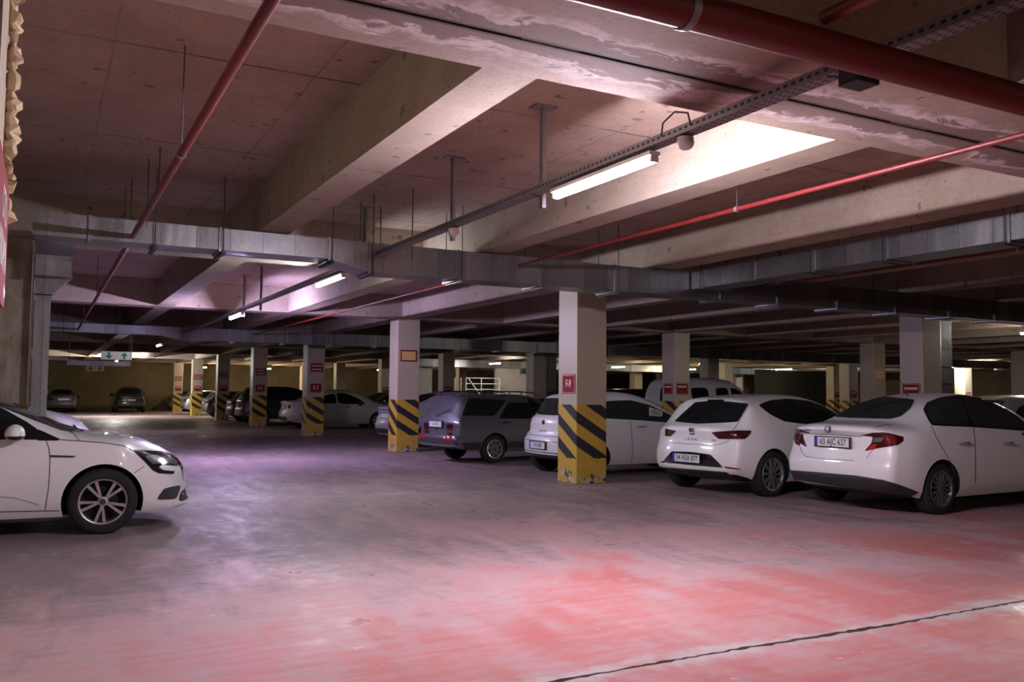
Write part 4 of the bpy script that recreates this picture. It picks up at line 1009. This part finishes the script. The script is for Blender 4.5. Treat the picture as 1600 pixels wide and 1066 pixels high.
sign('bay_sign', 'bright red sign on the cream face of the column before the white van', (16.25, 20.0, 1.62), '-y', .44, .34, bars=1)
sign('bay_sign', 'dark red sign on the dark column behind the white sedan with the aerial', (15.97, 12.22, 1.56), '-x', .44, .34, bars=1)
sign('bay_sign', 'bright red sign on the pale column above the station wagon tail', (16.25, 36.5, 1.56), '-y', .44, .34, bars=1)
sign('bay_sign', 'purple red sign on the lavender face by the white van', (24.30, 28.48, 1.62), '-x', .36, .31, bars=1)
sign('bay_sign', 'orange red sign on the cream face by the white van, lower of two', (24.58, 28.2, 1.58), '-y', .40, .31, bars=1)
sign('notice_sign', 'orange lit notice by the white van, upper of two', (24.58, 28.2, 2.2), '-y', .44, .31, mat='rust', bars=2)
sign('notice_sign', 'orange lit notice on the column behind the roof aerial', (24.58, 20.0, 2.2), '-y', .44, .31, mat='rust', bars=2)
for ln, j in (('J', 2), ('J', 3), ('K', 3), ('H', 3), ('H', 4), ('K', 2), ('L', 3), ('J', 1), ('G', 4)):
    sign('bay_sign', 'tiny red bay sign on a distant column', (LINES[ln]+.29, CY[j], 1.56), '-y', .44, .34, bars=1, group='distant bay signs')
# the sign cut by the left edge
ls = thing('direction_sign', 'red sign with white lettering and arrow, cut by the left edge of the picture', 'sign', (-.155, 3.62, 1.97))
MB().prism([(a-.0, b) for a, b in soften([(-.55, -.235), (.30, -.235), (.30, .235), (-.55, .235)], 2, .05)], 0, 0, .012).build('sign_plate', M['red'], ls)
MB().box((-.017, -.2, -.03), (0, .20, .03)).build('bracket', M['steel'], ls)
for tx, yy, zz in (('OTO', -.06, .10), ('YIKAMA', -.06, -.06)):
    vs, fs = text_mesh(tx, .17, .001, .86, .002); MB().add(place(vs, (.013, yy, zz), Vector((0, 1, 0)), Vector((0, 0, 1)), Vector((1, 0, 0))), fs).build('sign_lettering', M['signwhite'], ls)
MB().prism([(.10, -.175), (.18, -.135), (.18, -.16), (.26, -.16), (.26, -.19), (.18, -.19), (.18, -.215)], 0, .011, .014).build('arrow', M['signwhite'], ls)

# exit direction signs over the aisle
def arrow_sign(label, x, y, z, w, h, mat, dirs):
    t = thing('exit_sign', label, 'sign', (x, y, z))
    MB().box((-w/2, -.03, -h/2), (w/2, .03, h/2)).build('sign_box', M[mat], t, bevel=.008)
    for i, d in enumerate(dirs):
        cx = (-.25+.5*i)*w; s = h*.42*d
        MB().prism([(cx-.035*h/.29, s*-.9*-1), (cx+.035*h/.29, s*.9), (cx+.035*h/.29, -.0), (cx+.12*h/.29, -.0), (cx, -s), (cx-.12*h/.29, 0), (cx-.035*h/.29, 0)], 1, -.034, -.029).build('arrow', M['green'], t)
    for sx in (-.4, .4): MB().tube([(sx*w, 0, h/2), (sx*w, 0, SLAB-z)], .006, 6).build('hanger_rod', M['rod'], t)
arrow_sign('pale hanging sign with green down and up arrows over the aisle', 2.27, 34.0, 2.645, 1.0, .29, 'pale', (1, -1))
arrow_sign('smaller cream hanging sign with two green arrows, low in front of the tan wall', 2.35, 50.0, 2.54, .85, .28, 'pale', (1, 1))
arrow_sign('pale two-mark sign hanging above the white railings', 21.2, 38.0, 2.55, .9, .3, 'pale', (1, 1))

# ------------------------------------------------------------------ services under the ceiling
def duct(label, axis, a0, a1, b0, b1, z0, z1, flanges, rods=True, extra=None):
    """rectangular sheet duct along axis 0 (x) or 1 (y); b is the other horizontal extent"""
    t = thing('ceiling_duct', label, 'duct', ((a0, b0, z0) if axis == 0 else (b0, a0, z0)))
    L = Vector(t.location)
    def B(mb, p0, p1, c0, c1, e0, e1):
        lo, hi = ((p0, c0, e0), (p1, c1, e1)) if axis == 0 else ((c0, p0, e0), (c1, p1, e1))
        return mb.box(Vector(lo)-L, Vector(hi)-L)
    m = B(MB(), a0, a1, b0, b1, z0, z1); m.build('duct_body', M['galv'], t)
    for f in flanges:
        B(B(B(B(MB(), f-.014, f+.014, b0-.022, b0, z0-.022, z1+.008), f-.014, f+.014, b1, b1+.022, z0-.022, z1+.008), f-.014, f+.014, b0, b1, z0-.022, z0), f-.014, f+.014, b0, b1, z1, z1+.008).build('flange', M['galv'], t)
        if rods:
            for b in (b0-.03, b1+.03):
                P = Vector((f+.04, b, 0)) if axis == 0 else Vector((b, f+.04, 0))
                if min(abs(P.x-q) for q in [7.83+2.78*k for k in range(-6, 18)]) < .20 or any(y-.01 < P.y < y+.58 for y in CY) or 2.88 < P.y < 4.31: continue
                MB().tube([P+Vector((0, 0, z0-.03))-L, P+Vector((0, 0, SLAB))-L], .0055, 6).build('hanger_rod', M['rod'], t)
            B(MB(), f+.034, f+.046, b0-.04, b1+.04, z0-.040, z0-.026).build('hanger_rail', M['dark'], t)
    return t
BEAMX = [7.83+2.78*k for k in range(-6, 18)]
DZ0, DZS, DZ1 = 2.872, 2.99, 3.228
dt = duct('long galvanised duct crossing the hall in front of the column F-9', 0, 3.38, 25.0, 10.0, 10.44, DZ0, DZ1, [3.39, 4.56, 5.75, 6.95, 8.85, 10.0, 11.3, 12.7, 14.1, 15.4, 17.0, 18.5, 20, 21.3])
L = Vector(dt.location)
MB().box(Vector((-.15, 10.0, DZS))-L, Vector((2.90, 10.44, DZ1))-L).build('shallow_duct', M['galv'], dt)
MB().prism([(2.90-L.x, DZS-L.z), (3.38-L.x, DZ0-L.z), (3.38-L.x, DZ1-L.z), (2.90-L.x, DZ1-L.z)], 1, 10.0-L.y, 10.44-L.y).build('taper_piece', M['galv'], dt)
for f in (.37, 1.67, 2.90):
    m = MB(); m.box(Vector((f-.014, 9.98, DZS-.022))-L, Vector((f+.014, 10.0, DZ1+.008))-L).box(Vector((f-.014, 10.0, DZS-.022))-L, Vector((f+.014, 10.44, DZS))-L); m.build('flange', M['galv'], dt)
for x in (.97, 1.67, 2.90):
    MB().tube([Vector((x+.03, 9.965, DZS-.04))-L, Vector((x+.03, 9.965, SLAB))-L], .0055, 6).build('hanger_rod', M['rod'], dt)
    MB().box(Vector((x+.01, 9.95, DZS-.055))-L, Vector((x+.05, 10.47, DZS-.025))-L).build('hanger_rail', M['dark'], dt)
MB().box(Vector((-.12, 10.44, DZS))-L, Vector((.25, 11.88, DZ1))-L).build('return_duct', M['galv'], dt)
MB().box(Vector((-.12, 11.46, 2.76))-L, Vector((.25, 11.88, DZS))-L).build('elbow_box', M['galv'], dt)
MB().prism([(-.12-L.x, 2.54-L.z), (.05-L.x, 2.54-L.z), (.25-L.x, 2.76-L.z), (-.12-L.x, 2.76-L.z)], 1, 11.68-L.y, 11.88-L.y).build('drop_taper', M['galv'], dt)
MB().box(Vector((-.12, 11.70, .45))-L, Vector((.05, 11.88, 2.54))-L).build('drop_duct', M['galv'], dt)
for z, x1 in ((2.54, .06), (2.76, .265), (2.97, .265), (1.40, .06)): MB().box(Vector((-.13, 11.45 if z > 2.6 else 11.68, z-.012))-L, Vector((x1, 11.89, z+.012))-L).build('flange', M['galv'], dt)
duct('second duct crossing the hall, behind the column beside the grey station wagon', 0, 3.38, 46.0, 26.3, 26.74, DZ0, DZ1, [3.40+1.45*i for i in range(28)], rods=True)
d2 = duct('shallow duct over the aisle in the shade behind the third aisle lamp', 0, -.2, 2.90, 26.3, 26.74, DZS, DZ1, [.4, 1.67])
MB().prism([(3.1, 0), (3.578, DZ0-DZS), (3.578, DZ1-DZS), (3.1, DZ1-DZS)], 1, 0, .44).build('taper_piece', M['galv'], d2)
duct('bright lit duct far at the back behind the white van', 0, 16.0, 52.0, 42.8, 43.2, 2.84, DZ1, [16.5+1.6*i for i in range(22)], rods=False)
duct('metal duct stub under the hanging arrow sign', 0, .70, 2.68, 33.3, 33.75, 2.27, 2.42, [.72, 2.66], rods=True)
duct('galvanised side duct running towards the viewer beside the white cars', 1, -3.0, 9.975, 8.28, 8.72, 2.975, DZ1, [-.4, 1.8, 5.2, 6.62, 7.67, 8.68, 9.7], rods=True)
dv = thing('riser_duct', 'vertical duct beside the dark column behind the white sedan with the aerial', 'duct', (16.62, 12.0, 0))
MB().box((0, 0, 0), (.38, .40, 3.06)).build('duct_body', M['galv'], dv)
for z in (.9, 1.4, 1.75, 2.1, 2.5, 2.98): MB().box((-.012, -.012, z-.012), (.392, .412, z+.012)).build('flange', M['galv'], dv)
dv = thing('riser_duct', 'vertical duct beside the dark column above the station wagon roof', 'duct', (16.62, 28.25, 0))
MB().box((0, 0, 0), (.36, .38, 3.06)).build('duct_body', M['galv'], dv)
for z in (1.5, 2.2, 2.95): MB().box((-.012, -.012, z-.012), (.372, .392, z+.012)).build('flange', M['galv'], dv)

def pipe(label, pts, r, hang=(), clamp=0.0):
    t = thing('sprinkler_pipe', label, 'pipe', pts[0]); L = Vector(pts[0])
    MB().tube([Vector(p)-L for p in pts], r, 16).build('pipe_run', M['redpipe'], t, smooth=50)
    for p in hang:
        p = Vector(p)-L
        MB().tube([p+Vector((0, 0, r)), Vector((p.x, p.y, SLAB-L.z))], .005, 6).build('hanger_rod', M['rod'], t)
        d = (Vector(pts[-1])-Vector(pts[0])).normalized()*.016
        MB().tube([p-d, p+d], r+.006, 14).build('pipe_clamp', M['steel'], t, smooth=40)
    return t
pipe('thin red sprinkler pipe along the left of the ceiling, this side of the long duct', [(.78, -1.0, 3.05), (.78, 9.96, 3.05)], .028, [(.78, 6.3, 3.05)])
pipe('thin red sprinkler pipe along the left of the ceiling, beyond the long duct', [(.78, 10.48, 3.05), (.78, 26.2, 3.05)], .028, [(.78, y, 3.05) for y in (11.2, 17.0, 22.5)])
pipe('thick red pipe crossing the upper corner above the white cars', [(.2, 2.44, 2.82), (9.0, 2.40, 2.82)], .068, [(2.0, 2.435, 2.82), (5.5, 2.42, 2.82)])
pipe('short red branch pipe above the thick red pipe', [(2.66, 2.40, 2.92), (2.66, -1.5, 2.92)], .028, [(2.66, .8, 2.92)])
pipe('red sprinkler pipe slanting between the lamp and the side duct', [(5.42, -1.0, 3.10), (5.42, 9.97, 3.10)], .021, [(5.42, 5.9, 3.10)])
pipe('red sprinkler pipe beyond the long duct, over the parked cars', [(5.42, 10.48, 3.10), (5.42, 26.2, 3.10)], .021, [(5.42, 11.0, 3.10), (5.42, 18.0, 3.10)])
pipe('dark red pipe below the side duct', [(9.7, -1.0, 3.12), (9.7, 9.97, 3.12)], .020, [(9.7, 6.0, 3.12)])
for i, (x, y) in enumerate(((.93, 9.1), (.88, 9.62), (.80, 10.6), (3.74, 10.6), (3.74, 9.5))):
    tag(MB().tube([(x, y, 3.12 if i < 3 else 3.0), (x, y, SLAB)], .006, 6).build('hanger_rod', M['rod']),
        'bare threaded rod hanging from the slab', 'rod', 'bare threaded rods')

# perforated cable tray over the aisle
def tray(label, y0, y1, hangers):
    tr = thing('cable_tray', label, 'cable tray', (3.5, y0, 3.06)); n = y1-y0
    MB().box((-.05, 0, 0), (.05, n, .004)).box((-.05, 0, .004), (-.046, n, .055)).box((.046, 0, .004), (.05, n, .055)).build('tray_channel', M['tray'], tr)
    for y in hangers:
        h = MB(); Y = y-y0; z1 = SLAB-3.06
        h.box((.058, Y-.022, -.10), (.098, Y-.018, z1)).box((.058, Y+.018, -.10), (.098, Y+.022, z1)).box((.058, Y-.022, -.10), (.062, Y+.022, z1)).box((-.02, Y-.07, z1-.012), (.18, Y+.07, z1)).box((-.06, Y-.02, -.012), (.10, Y+.02, 0))
        h.build('tray_hanger', M['steel'], tr)
    return tr
tr = tray('perforated metal cable tray above the bright lamp, this side of the long duct', 1.0, 9.96, (6.19, 7.99))
MB().tube([(-.05, 3.45, .03), (-.06, 3.42, .11), (-.06, 3.30, .15), (-.055, 3.18, .11), (-.05, 3.16, .03)], .006, 8).build('cable_loop', M['dark'], tr, smooth=60)
tray('metal cable tray carrying the farther lamps, beyond the long duct', 10.48, 26.2, (10.75, 16.8, 18.41, 24.5))
def sensor(label, x, y, z):
    t = thing('motion_sensor', label, 'sensor', (x, y, z)); MB().lathe_y([(0, 0), (.0, 0)], 3).v
    b = MB().blob((0, 0, -.035), .055, .055, .045, 0, 18, 12).build('sensor_dome', M['white_plastic'], t, smooth=60)
    MB().tube([(0, 0, -.03), (0, 0, 0)], .052, 18).build('sensor_base', M['white_plastic'], t, smooth=40)
sensor('white dome sensor under the cable tray near the bright lamp', 3.5, 4.27, 3.046)
sensor('small white sensor under the cable tray past the bright lamp', 3.5, 7.80, 3.046)
jb = thing('ceiling_junction_box', 'black junction box hanging where the cable tray meets the thick red pipe', 'junction box', (3.40, 2.86, 2.98))
MB().box((-.075, -.06, -.06), (.075, .06, .055)).build('box_shell', M['dark'], jb, bevel=.006)
MB().box((-.079, -.05, -.045), (-.074, .05, .04)).build('box_lid', M['trim'], jb)
MB().tube([(.0, .061, .0), (.0, .12, .02), (.02, .2, .055)], .008, 8).build('cable', M['dark'], jb)

# ------------------------------------------------------------------ lamps
def lamp(label, x, y, z, length, colour, k, axis=1, group=None, bare=False):
    key = 'tube %.2f %.2f %.2f %d' % (*colour, k)
    k = k if k in (820, 330, 1000, 130, 1700, 600, 150) else k*.5
    mt = bpy.data.materials.get(key) or emit(key, colour, k)
    t = thing('ceiling_lamp', label, 'lamp', (x, y, z), 0 if axis == 1 else PI/2, group)
    h = length/2
    MB().box((-.045, -h-.03, .022), (.045, h+.03, .052)).build('lamp_housing', M['white_plastic'], t, bevel=.004)
    for s in (-1, 1): MB().box((-.03, s*(h+.018)-.012, -.022), (.03, s*(h+.018)+.012, .024)).build('tube_holder', M['white_plastic'], t, bevel=.003)
    MB().tube([(0, -h, -.004), (0, h, -.004)], .025, 14).build('lamp_tube', mt, t, smooth=60)
COOL, VIO, WARM, PURE = (.96, .84, 1.0), (.66, .55, 1.0), (1.0, .82, .52), (1.0, .97, .90)
lamp('bright fluorescent lamp hanging under the cable tray over the red floor', 3.50, 5.22, 2.985, 1.22, COOL, 820)
lamp('fluorescent lamp just below the long duct, second along the tray', 3.50, 12.0, 2.985, 1.22, (.88, .90, 1.0), 330)
lamp('violet lit lamp past the long duct, third along the tray', 3.50, 18.75, 2.985, 1.22, VIO, 1000)
lamp('small bright lamp near the hanging arrow sign, fourth along the tray', 3.50, 32.4, 2.985, 1.22, COOL, 130)
lamp('lamp over the lit floor strip deep in the aisle', 3.50, 52.0, 2.985, 1.22, PURE, 1700)
lamp('glowing lamp beyond the dim columns in front of the yellow wall', 9.46, 61.0, 2.985, 1.22, WARM, 900)
lamp('glowing lamp between the columns F-6 and F-7 against the yellow wall', 13.6, 60.7, 2.985, 1.22, WARM, 900)
lamp('added lamp in the next bay on the left, outside the view', -3.2, 4.6, 2.985, 1.22, (1.0, .90, .70), 150)  # added out of view to warm the left-hand beam face and car side
lamp('added unseen lamp far behind the viewer', 3.50, -4.7, 2.985, 1.22, (1.0, .90, .78), 600)  # unseen fill lamp, added to brighten car sides and column fronts
FAR = 'distant lamps'; WHITE = (1.0, .94, .82)
for x, y, cl, k in ((20.6, 12.1, WHITE, 1200), (37.6, 37.15, WARM, 160), (40.2, 27.8, PURE, 600), (20.6, 40.4, PURE, 500), (28.4, 40.5, WARM, 420), (34.0, 41.2, WARM, 480), (20.3, 57.0, WARM, 800), (28.4, 33.0, WARM, 500), (45.0, 41.0, PURE, 700)):  # the pair in front of the far duct is added to light it
    lamp('small glowing lamp far off among the back columns', x, y, 2.985, 1.22, cl, k, group=FAR)

# white ramp railing at the back
rl = thing('ramp_railing', 'white metal railing with a diagonal bar at the back above the station wagon', 'railing', (18.7, 42.0, 0))
m = MB()
for x in (0, .35, .7, 1.0, 1.9, 3.0): m.tube([(x, 0, 0), (x, 0, 2.25)], .028, 8)
m.build('rail_posts', M['white_plastic'], rl)
m = MB()
for z in (.6, 1.0, 1.35, 1.65, 1.95, 2.25): m.tube([(1.0, 0, z), (3.0, 0, z)], .022, 8)
m.build('rail_bars', M['white_plastic'], rl)
MB().tube([(1.1, -.03, 2.25), (2.2, -.03, .9)], .035, 8).build('diagonal_bar', M['white_plastic'], rl)
